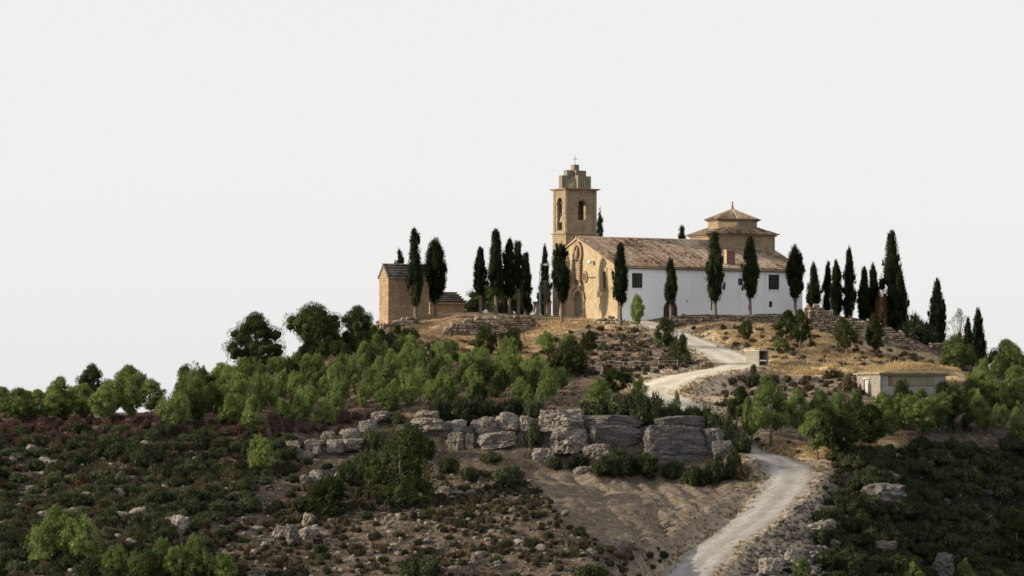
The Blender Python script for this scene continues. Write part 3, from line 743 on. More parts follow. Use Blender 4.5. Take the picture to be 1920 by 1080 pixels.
# west window
w = MB().box(.36, .42, WIN_V - .49, WIN_V + .49, 5.21, 7.99).build('front_window', M['glass'], church)
mb = MB(); mb.box(.2, .358, WIN_V - .496, WIN_V - .38, 5.204, 7.996); mb.box(.2, .358, WIN_V + .38, WIN_V + .496, 5.204, 7.996); mb.build('frame', M['wood_brown'], w)
MB().box(-.16, -.003, WIN_V - .8, WIN_V + .8, 8.02, 8.75).build('lintel', M['plaster'], w); MB().box(-.3, .1, WIN_V - .75, WIN_V + .75, 4.95, 5.196).build('sill', M['trim'], w)
for s in (-1, 1): a, b = sorted((WIN_V + s * .51, WIN_V + s * .78)); MB().box(-.12, -.003, a, b, 5.2, 8.018).build('jamb', M['plaster'], w)
fl = MB().tube([(-.9, 7.9, 9.75), (-.45, 7.9, 9.9), (-.4, 7.9, 9.9)], [.34, .3, .12], 10).build('floodlight', M['white_enamel'], church, True)
MB().tube([(-.4, 7.9, 9.9), (0, 7.9, 10.0)], [.05, .05], 5).build('bracket', M['galv'], fl)

def tile_patch(name, origin, along, down, L, s0, s1, parent, pitch=.42, row=.46, lift=.03, x0=0.0, seed=0):
    """barrel tiles on a roof plane: columns step along ALONG, each running from s0(x) to s1(x) down the slope"""
    rg = np.random.default_rng(900 + seed)
    al = np.array(along, float); al /= np.linalg.norm(al); dn = np.array(down, float); dn /= np.linalg.norm(dn); up = np.cross(al, dn); up = up if up[2] > 0 else -up
    O = np.array(origin, float); V = []; T = []; nseg = 4
    ang = np.linspace(math.pi, 0, nseg + 1); r = pitch * .40
    ca, sa = np.cos(ang) * r, np.sin(ang) * r
    x = x0 + pitch / 2
    while x < x0 + L - pitch * .3:
        a, b = s0(x), s1(x); ct = rg.random() ** 1.5 * .5
        jog = rg.normal() * .02
        s = b
        while s > a + .1:
            e = max(s - row * 1.08, a); j = rg.normal(size=2) * .015
            for (ss, h, sc) in ((s + .02, lift + .055, 1.05), (e, lift, .88)):
                base_ = O + al * (x + jog + j[0]) + dn * ss + up * (h + j[1])
                for q in range(nseg + 1): V.append(base_ + al * ca[q] * sc + up * sa[q] * sc)
            T.append(ct + rg.random() * .62 if rg.random() > .06 else rg.choice([0, 1.2])); s -= row
        x += pitch
    V = np.array(V); nt_ = len(T); st = (nseg + 1) * 2
    i0 = (np.arange(nt_) * st)[:, None]; q = np.arange(nseg)[None, :]
    Fq = np.stack([i0 + q, i0 + q + 1, i0 + q + nseg + 2, i0 + q + nseg + 1], -1).reshape(-1, 4)
    me = mesh_np(name, V, Fq, M['tile'], np.repeat(T, nseg), smooth=False)
    o = link(name, me, parent); o['kind'] = 'stuff'
    return o

cs, sn = math.cos(math.atan(SL)), math.sin(math.atan(SL))
roof = MB().prism([(-.55, EH - .45 * SL * 1.22 + .05), (13, RHGT + .05), (BODY_V + .4, RHGT + .05 - (BODY_V + .4 - 13) * SL), (BODY_V + .4, RHGT - .2 - (BODY_V + .4 - 13) * SL), (13, RHGT - .2), (-.55, EH - .45)], 'x', .85, BODY_U + .35).build('roof', M['tile'], church)
# the part of the roof over the front wall, up to the tower
MB().prism([(-.55, EH - .45 * SL * 1.22 + .05), (13, RHGT + .05), (16.95, RHGT + .05 - 3.95 * SL), (16.95, RHGT - .2 - 3.95 * SL), (13, RHGT - .2), (-.55, EH - .45)], 'x', -.3, .848).build('roof_verge', M['tile'], roof)
SLEN = (13 + .65) / cs
tile_patch('roof_tiles', (-.35, 13, RHGT + .06), (1, 0, 0), (0, -cs, -sn), BODY_U + .75, lambda x: 0, lambda x: SLEN, roof, seed=1)
tile_patch('roof_tiles', (6.6, 13, RHGT + .06), (1, 0, 0), (0, cs, -sn), BODY_U - 6.4, lambda x: 0, lambda x: 8.6 / cs, roof, seed=2)
tile_patch('verge_tiles', (-.45, 13, RHGT + .06), (0, -cs, -sn), (-1, 0, -.06), SLEN, lambda x: -.3, lambda x: .05, roof, seed=3, pitch=.36)
tile_patch('verge_tiles', (-.45, 13, RHGT + .06), (0, cs, -sn), (-1, 0, -.06), 4.3, lambda x: -.3, lambda x: .05, roof, seed=4, pitch=.36)
mb = MB()
for i in range(90):
    u = -.4 + i * .43; mb.tube([(u, 13, RHGT + .13), (u + .5, 13, RHGT + .09)], [.2, .16], 8)
rt = mb.build('ridge_tiles', M['tile'], roof); rt['kind'] = 'stuff'
# cornice under the eaves
MB().box(.82, BODY_U + .2, -.22, -.002, 8.42, 8.6).build('cornice', M['trim'], church); MB().box(.82, BODY_U + .25, -.4, -.002, 8.602, 8.75).build('cornice', M['trim'], church)

# crossing block
CU0, CU1, CV0, CV1, CE = 27.0, 38.03, 8.5, 19.0, 15.1
blk = MB().box(CU0, CU1, CV0, CV1, 9.0, CE).build('crossing_block', M['ashlar'], church)
MB().box(CU0 - .25, CU1 + .25, CV0 - .25, CV1 + .25, CE + .002, CE + .25).build('cornice', M['trim'], blk)
cu, cv = (CU0 + CU1) / 2, (CV0 + CV1) / 2
hx, hy = (CU1 - CU0) / 2 + .6, (CV1 - CV0) / 2 + .6; up_ = .46
crf = MB(); zt = CE + .27
crf.add([(cu - hx, cv - hy, zt), (cu + hx, cv - hy, zt), (cu + hx, cv + hy, zt), (cu - hx, cv + hy, zt), (cu, cv, zt + hy * up_)], [(0, 1, 4), (1, 2, 4), (2, 3, 4), (3, 0, 4), (3, 2, 1, 0)])
cr = crf.build('crossing_roof', M['tile'], church)
for (ox_, oy_, al, dn, hl, hd, sd) in ((-hx, -hy, (1, 0, 0), (0, -1, -up_), hx, hy, 5), (hx, -hy, (0, 1, 0), (1, 0, -up_ * hy / hx), hy, hx, 6), (hx, hy, (-1, 0, 0), (0, 1, -up_), hx, hy, 7), (-hx, hy, (0, -1, 0), (-1, 0, -up_ * hy / hx), hy, hx, 8)):
    ln = math.hypot(hd, hd * abs(dn[2]))
    a = np.array(al, float); org = np.array((cu, cv, zt + hy * up_ + .02)) - a * hl
    tile_patch('roof_tiles', org, al, dn, hl * 2, lambda x, hl=hl, ln=ln: max(abs(x - hl) / hl, .5) * ln, lambda x, ln=ln: ln + .08, cr, seed=sd)
# octagonal drum and its pyramid roof
def ngon(r, a0, n=8): return [(cu + r * math.cos(a0 + 2 * math.pi * i / n), cv + r * math.sin(a0 + 2 * math.pi * i / n)) for i in range(n)]
OA = math.radians(22.5)
DZ0, DZ1, DZ2 = 15.6, 17.85, 20.0
drum = MB().prism(ngon(4.45, OA), 'z', DZ0, DZ1).build('drum', M['ashlar'], church)
MB().prism(ngon(4.7, OA), 'z', DZ1 + .002, DZ1 + .16).build('cornice', M['trim'], drum)
pr = MB(); og = ngon(5.05, OA); pr.add([(x, y, DZ1 + .17) for x, y in og] + [(cu, cv, DZ2)], [(i, (i + 1) % 8, 8) for i in range(8)] + [tuple(range(8))[::-1]])
prf = pr.build('drum_roof', M['tile'], church)
for i in range(8):
    p, q = np.array(og[i]), np.array(og[(i + 1) % 8]); al = np.array([*(q - p), 0]); hl = np.linalg.norm(al) / 2; mid = (p + q) / 2; apo = np.linalg.norm(mid - np.array((cu, cv)))
    dn = np.array([*(mid - np.array((cu, cv))), -(DZ2 - DZ1 - .17)]); ln = np.linalg.norm(dn)
    tile_patch('roof_tiles', np.array((cu, cv, DZ2 + .01)) - al / (2 * hl) * hl, al, dn, hl * 2, lambda x, hl=hl, ln=ln: max(abs(x - hl) / hl * ln, .3), lambda x, ln=ln: ln + .06, prf, seed=20 + i, pitch=.38)
    MB().tube([(p[0], p[1], DZ1 + .26), (cu, cv, DZ2 + .08)], [.17, .14], 6).build('hip_tiles', M['tile'], prf)
fin = MB().tube([(cu, cv, DZ2 - .1), (cu, cv, DZ2 + .25), (cu, cv, DZ2 + .3), (cu, cv, DZ2 + .55), (cu, cv, DZ2 + .8), (cu, cv, DZ2 + 1.0), (cu, cv, DZ2 + 1.2), (cu, cv, DZ2 + 1.45)], [.42, .32, .18, .26, .16, .1, .2, .08], 8).build('finial', M['trim'], church, True)
# chimney
cu0 = u_of(1362, 1.0); chm = MB().box(cu0, cu0 + 1.75, .9, 1.75, 9.3, 12.0).build('chimney', M['brick_red'], church)
MB().box(cu0 - .1, cu0 + 1.85, .8, 1.85, 12.002, 12.16).build('chimney_cap', M['tile'], chm)
MB().box(cu0 - .003, cu0 - .001, .92, 1.73, 9.4, 11.98).build('sunlit_face', M['plaster'], chm)  # thin pale sheet, sunlight on this chimney side put into the colour

# bell tower
TU, TV0, TV1 = 6.4, 17.0, 21.5
tw = MB().box(0, TU, TV0 + .002, TV1, -1.5, 15.05).build('tower_base', M['ashlar'], church)
MB().box(-.22, TU + .22, TV0 - .2, TV1 + .22, 15.052, 15.3).build('string_course', M['trim'], tw)
bel = MB().box(.12, TU - .12, TV0 + .12, TV1 - .12, 15.302, 22.7).build('belfry', M['ashlar'], church)
bpy.context.view_layer.update()
fcv, ncu = (TV0 + TV1) / 2 + .05, 3.35
boolean(bel, [cutter(lambda m: m.box(.9, TU - .9, TV0 + .9, TV1 - .9, 15.6, 22.0)),
              cutter(lambda m: m.prism(arch_poly(fcv, 1.6, 15.75, 21.45), 'x', -.5, 1.6)), cutter(lambda m: m.prism(arch_poly(ncu, 1.6, 17.5, 20.95), 'y', TV0 - .5, TV0 + 1.4)),
              cutter(lambda m: m.prism(arch_poly(ncu, 1.6, 17.5, 20.95), 'y', TV1 - 1.4, TV1 + .5))])
for (a, b) in ((0, .1), (0, .1)): pass
mb = MB(); mb.box(.0, .118, TV0 + .13, TV0 + .75, 15.31, 22.69); mb.box(.0, .118, TV1 - .75, TV1 - .13, 15.31, 22.69); mb.box(.13, .75, TV0, TV0 + .118, 15.31, 22.69); mb.box(TU - .75, TU - .13, TV0, TV0 + .118, 15.31, 22.69); mb.build('corner_pilasters', M['ashlar'], bel)
for s in (-1, 1):
    a, b = sorted((fcv + s * .78, fcv + s * 1.15)); MB().box(-.06, .117, a, b, 20.3, 20.5).build('impost', M['trim'], bel)
    a, b = sorted((ncu + s * .78, ncu + s * 1.3)); MB().box(a, b, TV0 - .06, TV0 + .117, 19.95, 20.15).build('impost', M['trim'], bel)
bell = MB().tube([(.75, fcv, 17.2), (.75, fcv, 17.3), (.75, fcv, 17.7), (.75, fcv, 18.1), (.75, fcv, 18.35)], [.62, .56, .42, .34, .12], 12).build('bell', M['bronze'], church, True)
MB().box(.62, .88, fcv - .78, fcv + .78, 18.36, 18.75).build('yoke', M['wood_brown'], bell)
MB().box(-.18, TU + .18, TV0 - .18, TV1 + .18, 22.702, 22.85).build('tower_cornice', M['trim'], church); 
cor = MB().box(-.4, TU + .4, TV0 - .4, TV1 + .4, 22.852, 23.0).build('tower_cornice', M['trim'], church)
# stepped crown: two crossed stepped walls with a small dome in the angle
tcu, tcv = TU / 2, (TV0 + TV1) / 2
crown = MB().prism([(tcu - 2.95, 23.002), (tcu + 2.95, 23.002), (tcu + 2.95, 25.3), (tcu + 1.95, 25.3), (tcu + 1.95, 26.25), (tcu + .52, 26.25), (tcu + .52, 27.25), (tcu - .52, 27.25), (tcu - .52, 26.25), (tcu - 1.95, 26.25), (tcu - 1.95, 25.3), (tcu - 2.95, 25.3)], 'y', tcv - .55, tcv + .55).build('stepped_gable', M['concrete'], church)
for s in (-1, 1):
    a, b = (tcv - 2.05, tcv - .553) if s < 0 else (tcv + .553, tcv + 2.05)
    MB().box(tcu - .62, tcu + .62, a, b, 23.002, 25.3).build('stepped_gable_arm', M['concrete'], crown)
    a, b = (tcv - 1.25, tcv - .553) if s < 0 else (tcv + .553, tcv + 1.25)
    MB().box(tcu - .56, tcu + .56, a, b, 25.302, 26.2).build('stepped_gable_arm', M['concrete'], crown)
dome = MB(); n1, n2 = 20, 6
for j in range(n2 + 1):
    e = math.pi / 2 * j / n2
    for i in range(n1): a = 2 * math.pi * i / n1; dome.v.append((tcu + 2.3 * math.cos(e) * math.cos(a), tcv + 1.75 * math.cos(e) * math.sin(a), 23.01 + 2.6 * math.sin(e)))
for j in range(n2):
    for i in range(n1): dome.f.append((j * n1 + i, j * n1 + (i + 1) % n1, (j + 1) * n1 + (i + 1) % n1, (j + 1) * n1 + i)); dome.t.append(.5)
dome.build('dome', M['concrete'], church, True)
cx_ = MB(); cx_.box(tcu - .05, tcu + .05, tcv - .05, tcv + .05, 27.252, 28.9); cx_.box(tcu - .4, tcu - .052, tcv - .05, tcv + .05, 28.2, 28.32); cx_.box(tcu + .052, tcu + .4, tcv - .05, tcv + .05, 28.2, 28.32); cx_.build('cross', M['galv'], church)

# ------------------------------------------------------------------ chapel and hut to the west
def slab_roof(parent, org, al, dn, L, S, cols, rows, seed, th=.09):
    """overlapping flat stone slabs, each its own piece"""
    rg = np.random.default_rng(seed); al = Vector(al).normalized(); dn = Vector(dn).normalized(); up = al.cross(dn); up = up if up.z > 0 else -up
    me = SLABME; R = Matrix((al, dn, up)).transposed().to_euler()
    for r in range(rows):
        x = 0.0
        while x < L - .1:
            wdt = min(L / cols * rg.uniform(.75, 1.25), L - x); 
            if L - x - wdt < .25: wdt = L - x
            p = Vector(org) + al * (x + wdt / 2) + dn * (S * (r + .5) / rows) + up * (.05 + th * .5 + rg.uniform(-.015, .02))
            o = link('roof_slab', me, parent, p, R, (wdt * .97, S / rows * 1.12, th)); o.rotation_euler.rotate_axis('X', .045 + rg.normal() * .01); o.rotation_euler.rotate_axis('Z', rg.normal() * .012)
            x += wdt
def rounded_block(seed, rough=.09):
    bm = bmesh.new(); bmesh.ops.create_cube(bm, size=1.0); bmesh.ops.bevel(bm, geom=bm.edges[:], offset=.2, segments=1, affect='EDGES')
    rg = np.random.default_rng(seed); sk_ = rg.normal(size=4) * .16
    for v in bm.verts: v.co += Vector(rg.normal(size=3)) * rough * .6 + Vector((sk_[0] * v.co.z, 0, sk_[1] * v.co.x + sk_[2] * v.co.x * v.co.z))
    me = bpy.data.meshes.new('stone'); bm.to_mesh(me); bm.free(); me.materials.append(M['stone']); return me
bm = bmesh.new(); bmesh.ops.create_cube(bm, size=1.0); bmesh.ops.bevel(bm, geom=bm.edges[:], offset=.04, segments=1, affect='EDGES'); SLABME = bpy.data.meshes.new('roof_slab'); bm.to_mesh(SLABME); bm.free(); SLABME.materials.append(M['slab'])
STONES = [rounded_block(i) for i in range(8)]

A1 = math.radians(25)
p = at(728, 608, 562); chap = empty('chapel', p, A1); tag(chap, 'tall narrow brown stone chapel with slab roof at the edge of the hilltop', 'chapel')
CW, CD, CHT = 7.6, 4.0, 8.05      # along, depth, eave height
MB().prism([(0, -2.5), (CD, -2.5), (CD, CHT), (CD / 2, CHT + 2.0), (0, CHT)], 'x', 0, CW).build('wall', M['ashlar_brown'], chap)
rf = MB().prism([(-.25, CHT - .2), (CD / 2, CHT + 2.05), (CD + .25, CHT - .2), (CD + .25, CHT - .05), (CD / 2, CHT + 2.25), (-.25, CHT - .05)], 'x', -.15, CW + .15).build('roof', M['slab'], chap)
for o_ in (rf,):
    slab_roof(o_, (-.2, CD / 2, CHT + 2.22), (1, 0, 0), (0, -1, -1.02), CW + .4, 3.25, 11, 5, 1); slab_roof(o_, (-.2, CD / 2, CHT + 2.22), (1, 0, 0), (0, 1, -1.02), CW + .4, 3.25, 11, 5, 2)
MB().tube([(-.25, CD / 2, CHT + 2.32), (CW + .25, CD / 2, CHT + 2.32)], [.13, .13], 6).build('ridge_cap', M['tile'], rf)
p = at(806, 592, 576); hut = empty('stone_hut', p, A1); tag(hut, 'low brown stone hut with grey slab roof beside the tall chapel', 'hut')
MB().prism([(0, -1.5), (4.4, -1.5), (4.4, 4.0), (0, 2.3)], 'x', 0, 6.7).build('wall', M['ashlar_brown'], hut)
rf = MB().prism([(-.3, 2.12), (4.6, 4.08), (4.6, 4.22), (-.3, 2.3)], 'x', -.2, 6.95).build('roof', M['slab'], hut)
slab_roof(rf, (-.25, 4.55, 4.22), (1, 0, 0), (0, -4.9, -1.95), 7.2, 5.2, 8, 5, 3)

# ------------------------------------------------------------------ dry stone walls
def stone_wall(name, label, path, row=.5, length=(.45, 1.0), seed=0, thick=.7, ragged=.25, cat='stone wall', drop=.4):
    """path: (column, top row, base row, distance) points; stones laid in courses, each its own piece"""
    rg = np.random.default_rng(seed)
    P = [(at(a, t, Y), at(a, b, Y)) for a, t, b, Y in path]
    c = P[0][1]; root = empty(name, c); tag(root, label, cat)
    core = MB()
    for i in range(len(P) - 1):
        (t0, b0), (t1, b1) = P[i], P[i + 1]; d = (b1 - b0); d.z = 0; n_ = Vector((-d.y, d.x, 0)).normalized()
        if n_.y < 0: n_ = -n_
        vs = [b0 + n_ * .18 - c, b1 + n_ * .18 - c, b1 + n_ * thick - c, b0 + n_ * thick - c]
        vs = [v - Vector((0, 0, drop + .6)) for v in vs] + [Vector((v.x, v.y, (t1 if k in (1, 2) else t0).z - c.z - .25)) for k, v in enumerate(vs)]
        core.add(vs, [(0, 1, 2, 3), (7, 6, 5, 4), (0, 4, 5, 1), (1, 5, 6, 2), (2, 6, 7, 3), (3, 7, 4, 0)])
        Lh = math.hypot(d.x, d.y); dirv = Vector((d.x, d.y, 0)).normalized(); rz = math.atan2(dirv.y, dirv.x)
        zlo = min(b0.z, b1.z) - drop; zhi = max(t0.z, t1.z)
        z = zlo; k = 0
        while z < zhi + .1:
            h = row * rg.uniform(.75, 1.25); x = -rg.uniform(0, .3)
            while x < Lh:
                l = rg.uniform(*length) * (1.3 if rg.random() < .12 else 1); f = min(max((x + l / 2) / Lh, 0), 1)
                top = t0.z + (t1.z - t0.z) * f + rg.uniform(-ragged, ragged * .6); bot = b0.z + (b1.z - b0.z) * f - drop
                if z + h * .5 < top and z + h > bot:
                    q = b0 + (b1 - b0) * f; q = Vector((q.x, q.y, z + h / 2)) + n_ * rg.uniform(-.05, .2) - c
                    link('stone', STONES[rg.integers(8)], root, q, (rg.normal() * .1, rg.normal() * .16, rz + rg.normal() * .2), (l * rg.uniform(.88, 1.05), .5 * rg.uniform(.8, 1.2), h * .97))
                x += l
            z += h
    core.build('core', M['earth_core'], root)
    return root
stone_wall('rubble_wall', 'tumbled rubble footing at the foot of the tall chapel', [(706, 604, 630, 560), (728, 606, 634, 558.5), (755, 596, 628, 558), (785, 592, 618, 560)], .5, (.45, 1.05), 1, ragged=.4)
stone_wall('retaining_wall', 'rough retaining wall of pale stones below the row of cypresses', [(832, 622, 646, 555), (850, 606, 646, 555.5), (880, 596, 646, 556), (940, 591, 640, 557), (1004, 592, 626, 559)], .46, (.4, 1.0), 2, ragged=.3)
stone_wall('terrace_wall', 'low terrace wall running below the whitewashed church side', [(1262, 591, 603, 551.5), (1340, 590, 605, 553), (1420, 590, 605, 555), (1492, 592, 606, 556)], .36, (.5, 1.2), 3, ragged=.1)
stone_wall('terrace_wall', 'short dark stone wall in front of the church corner', [(1116, 600, 607, 552.5), (1132, 595, 606, 551.5), (1163, 595, 605, 551)], .36, (.5, 1.1), 4, ragged=.12)
stone_wall('enclosure_wall', 'crumbling enclosure wall stepping down the slope under the giant cypress', [(1518, 574, 614, 545), (1530, 571, 618, 545.5), (1557, 583, 628, 546.8), (1560, 598, 630, 547), (1620, 602, 644, 549.5), (1690, 622, 664, 552.5), (1708, 640, 670, 553), (1752, 662, 684, 555)], .44, (.4, .95), 5, ragged=.25)
stone_wall('enclosure_wall', 'end return of the enclosure wall catching the sun beside the church', [(1515.5, 574, 606, 552), (1518, 574, 614, 545.2)], .5, (.5, 1.0), 6, ragged=.1)
stone_wall('enclosure_wall', 'low broken wall end below the dark shrubs and tall cypress', [(1745, 641, 672, 557), (1772, 640, 674, 558)], .45, (.4, .9), 7)
# gate pillars near the tower
for px, lb in ((1007, 'square stone gate pillar standing further from the bell tower'), (1027, 'square stone gate pillar standing nearer the bell tower')):
    p = at(px, 593, 572); e = empty('gate_pillar', p, A0); tag(e, lb, 'pillar', 'gate pillars')
    MB().box(-.45, .45, -.45, .45, -1, 2.3).build('shaft', M['concrete_pale'], e); MB().box(-.55, .55, -.55, .55, 2.302, 2.55).build('cap', M['concrete'], e)
# lamp post by the gate
p = on(1012, 566); e = empty('lamp_post', p); tag(e, 'slim lamp post with white head among the cypresses by the gate', 'lamp post')
MB().tube([(0, 0, -.5), (0, 0, 7.9), (.35, -.1, 8.9), (.75, -.2, 9.1)], [.08, .06, .05, .05], 6).build('post', M['galv'], e)
MB().tube([(.6, -.2, 9.12), (.9, -.28, 9.1), (1.4, -.4, 8.98)], [.1, .2, .1], 8).build('lamp_head', M['white_enamel'], e, True)

# ------------------------------------------------------------------ small shelter, bunker building, fences
p = at(1423, 692, 510); p.z = gz(p.x, p.y) - .02; sh = empty('roadside_shelter', p, math.radians(38)); tag(sh, 'small concrete shelter with dark open front beside the hairpin road', 'shelter')
SHH = (HZ - 658) / F * 510 - p.z
MB().box(0, .18, 0, 2.9, -.8, SHH).build('wall', M['block_warm'], sh); MB().box(1.75, 1.93, 0, 2.9, -.8, SHH).build('wall', M['block_warm'], sh); MB().box(.182, 1.748, 2.7, 2.9, -.8, SHH).build('wall', M['block_warm'], sh)
MB().box(-.1, 2.7, -.2, 3.0, SHH + .002, SHH + .16).build('roof', M['concrete_pale'], sh); MB().box(.184, 1.746, .1, .3, SHH * .34, SHH * .42).build('crossbar', M['white_enamel'], sh)
MB().box(.184, 1.746, 2.0, 2.69, .45, .55).build('bench', M['wood'], sh)

p = at(1654, 748, 492); bk = empty('block_building', p, math.radians(18)); tag(bk, 'flat roofed concrete block building dug into the grassy bank', 'building')
BH = (HZ - 702) / F * 492 - p.z; BLn = 10.5
fr = MB().box(0, BLn, 0, .3, -2, BH * .52).build('wall', M['block'], bk)
MB().box(0, 1.0, .0, .3, BH * .52 + .002, BH).build('wall', M['block'], bk); MB().box(8.6, BLn, .0, .3, BH * .52 + .002, BH).build('wall', M['block'], bk)
MB().box(1.002, 1.6, .03, .3, BH * .3, BH).build('brick_pier', M['brick_red'], bk)
M['shutter'] = noisy('faded_green_boards', [(.3, (.17, .155, .10)), (.7, (.30, .28, .20))], 2, 6, .3, 8, stretch=(4, 4, .4))
nb = 17; x0, x1 = 1.602, 8.598
for i in range(nb):
    a = x0 + (x1 - x0) * i / nb; MB().box(a + .012, a + (x1 - x0) / nb - .012, .08 + .03 * (i % 2), .16 + .03 * (i % 2), BH * .52 + .19, BH - .002).build('plank', M['shutter'], bk)
MB().box(x0, x1, .02, .3, BH * .52 + .003, BH * .52 + .185).build('brick_ledge', M['brick_red'], bk)
lw = MB().box(-.3, -.002, 0, 8.6, -2, BH).build('side_wall', M['block_warm'], bk)
bpy.context.view_layer.update()
cut = MB().box(-.5, .2, 3.9, 6.0, -1.9, BH * .8).build('cut', M['block'], bk); bpy.context.view_layer.update(); boolean(lw, [cut])
MB().box(-.14, -.06, 3.91, 5.99, -1.9, BH * .8 - .01).build('door', M['galv'], bk); MB().box(-.42, -.302, 3.6, 6.4, BH * .8 + .004, BH * .8 + .3).build('lintel', M['concrete_pale'], bk)
MB().box(-.7, BLn + .4, -.5, 9.2, BH + .002, BH + .3).build('roof_slab', M['concrete'], bk)
def mound():
    n = 26; V = []; Fs = []
    for j in range(n):
        for i in range(n):
            u = i / (n - 1); v = j / (n - 1); x = u * (BLn + 2.2) - .2; y = v * 9.5 - .2
            h = .12 + 1.05 * max(0, math.sin(math.pi * min(1, max(0, u * 1.1 - .12)))) ** 1.2 * min(1, v * 5.5) + .12 * mnoise.noise((x * .8, y * .8, 0))
            V.append((x, y, BH + .3 + (h if 0 < i < n - 1 and 0 < j else -.5)))
    idx = np.arange(n * n).reshape(n, n)
    return mesh_np('turf', V, np.stack([idx[:-1, :-1], idx[:-1, 1:], idx[1:, 1:], idx[1:, :-1]], -1).reshape(-1, 4), noisy('turf_soil', [(.3, (.25, .18, .09)), (.7, (.42, .31, .16))], 1.5), smooth=True)
link('turf', mound(), bk)

def fence(label, pa, n, step_px, rails=(1.15, .65)):
    q = [hit(px, py) for px, py in pa]; a = q[0]
    e = empty('wire_fence', a); tag(e, label, 'fence')
    tops = []
    for i in range(n):
        f = i / (n - 1) * (len(pa) - 1); k = min(int(f), len(pa) - 2); g = q[k].lerp(q[k + 1], f - k); g.z = gz(g.x, g.y); b = g - a; tops.append(b)
        o = MB().tube([b + Vector((0, 0, -.3)), b + Vector((random.uniform(-.04, .04), 0, 1.25))], [.035, .03], 6).build('post', M['galv'], e)
    for r_ in rails:
        mb = MB(); mb.tube([t + Vector((0, 0, r_)) for t in tops], [.014] * n, 4); mb.build('wire', M['galv'], e)
fence('thin wire fence on the bank above the upper road', [(1140, 690), (1200, 692), (1270, 690), (1356, 688)], 7, 36)
fence('thin wire fence along the grassy bench below the enclosure wall', [(1484, 688), (1560, 688), (1668, 690)], 6, 33)
# white marker stone
p = hit(1128, 705); mk = MB().prism([(-.25, 0), (.25, 0), (.2, 1.5), (-.2, 1.5)], 'y', -.2, .2).build('marker_post', M['concrete_pale'], None, loc=p); tag(mk, 'pale stone marker post standing on the scrub slope left of the upper road', 'marker')

# ------------------------------------------------------------------ rocks
def rock_mesh(seed, sub=3, box=.55, rough=.16, strata=.0, mat='rock', fs=1.6):
    bm = bmesh.new(); bmesh.ops.create_icosphere(bm, subdivisions=sub, radius=1.0); rg = random.Random(seed); off = Vector((rg.uniform(-50, 50), rg.uniform(-50, 50), rg.uniform(-50, 50)))
    planes = []
    for i in range(11):
        d = Vector((rg.gauss(0, 1), rg.gauss(0, 1), rg.gauss(0, .8))).normalized(); planes.append((d, rg.uniform(.58, .88)))
    for v in bm.verts:
        p = v.co.copy(); m = max(abs(p.x), abs(p.y), abs(p.z)); q = p.lerp(p / m, box)
        for d, t in planes:
            e = q.dot(d) - t * (1 + box * .5)
            if e > 0: q -= d * e * .96
        n_ = p.normalized()
        f = mnoise.fractal(q * fs + off, 1.0, 2.1, 3) * rough + mnoise.fractal(q * fs * 3.7 + off, .9, 2.1, 4) * rough * .42
        c = abs(mnoise.noise(q * fs * 1.15 - off)); f -= max(0, .1 - c) * rough * 7      # cracks
        if strata:
            w = q.z * 4.2 + .5 * mnoise.noise(q * 1.5 + off); w -= math.floor(w); f -= strata * max(0, 1 - abs(w - .5) * 7) * 1.6 * (1 - abs(p.z)) ** .5
            x = q.x * 1.9 + .7 * mnoise.noise(q * 1.1 - off); x -= math.floor(x); f -= strata * max(0, 1 - abs(x - .5) * 14) * 1.5
        v.co = q + n_ * f
    me = bpy.data.meshes.new('rock'); bm.to_mesh(me); bm.free(); me.materials.append(M[mat])
    return me
def flat_shade(me, sm): me.polygons.foreach_set('use_smooth', [sm] * len(me.polygons)); return me
def rock_at(rect, Y, label, name='boulder', cat='rock', mat='rock', box=.55, rough=.16, strata=0., depth=.8, rz=None, sub=4, seed=None, group=None, tilt=.1):
    a, t, b, bo = rect; c = at((a + b) / 2, (t + bo) / 2, Y); hw = (b - a) / 2 / F * Y; hh = (bo - t) / 2 / F * Y
    sd = seed if seed is not None else int(a * 7 + t)
    me = flat_shade(rock_mesh(sd, sub, box, rough, strata, mat), False); s = 1.12; rg = random.Random(sd)
    V = np.zeros(len(me.vertices) * 3, np.float32); me.vertices.foreach_get('co', V); V = V.reshape(-1, 3)
    e = np.abs(V).max(0)
    o = link(name, me, None, c, (rg.uniform(-tilt, tilt), rg.uniform(-tilt, tilt), rg.uniform(-.35, .35) if rz is None else rz), (hw / e[0] * 1.04, max(hw * depth, hh * .8) / e[1], hh / e[2] * 1.06))
    return tag(o, label, cat, group)
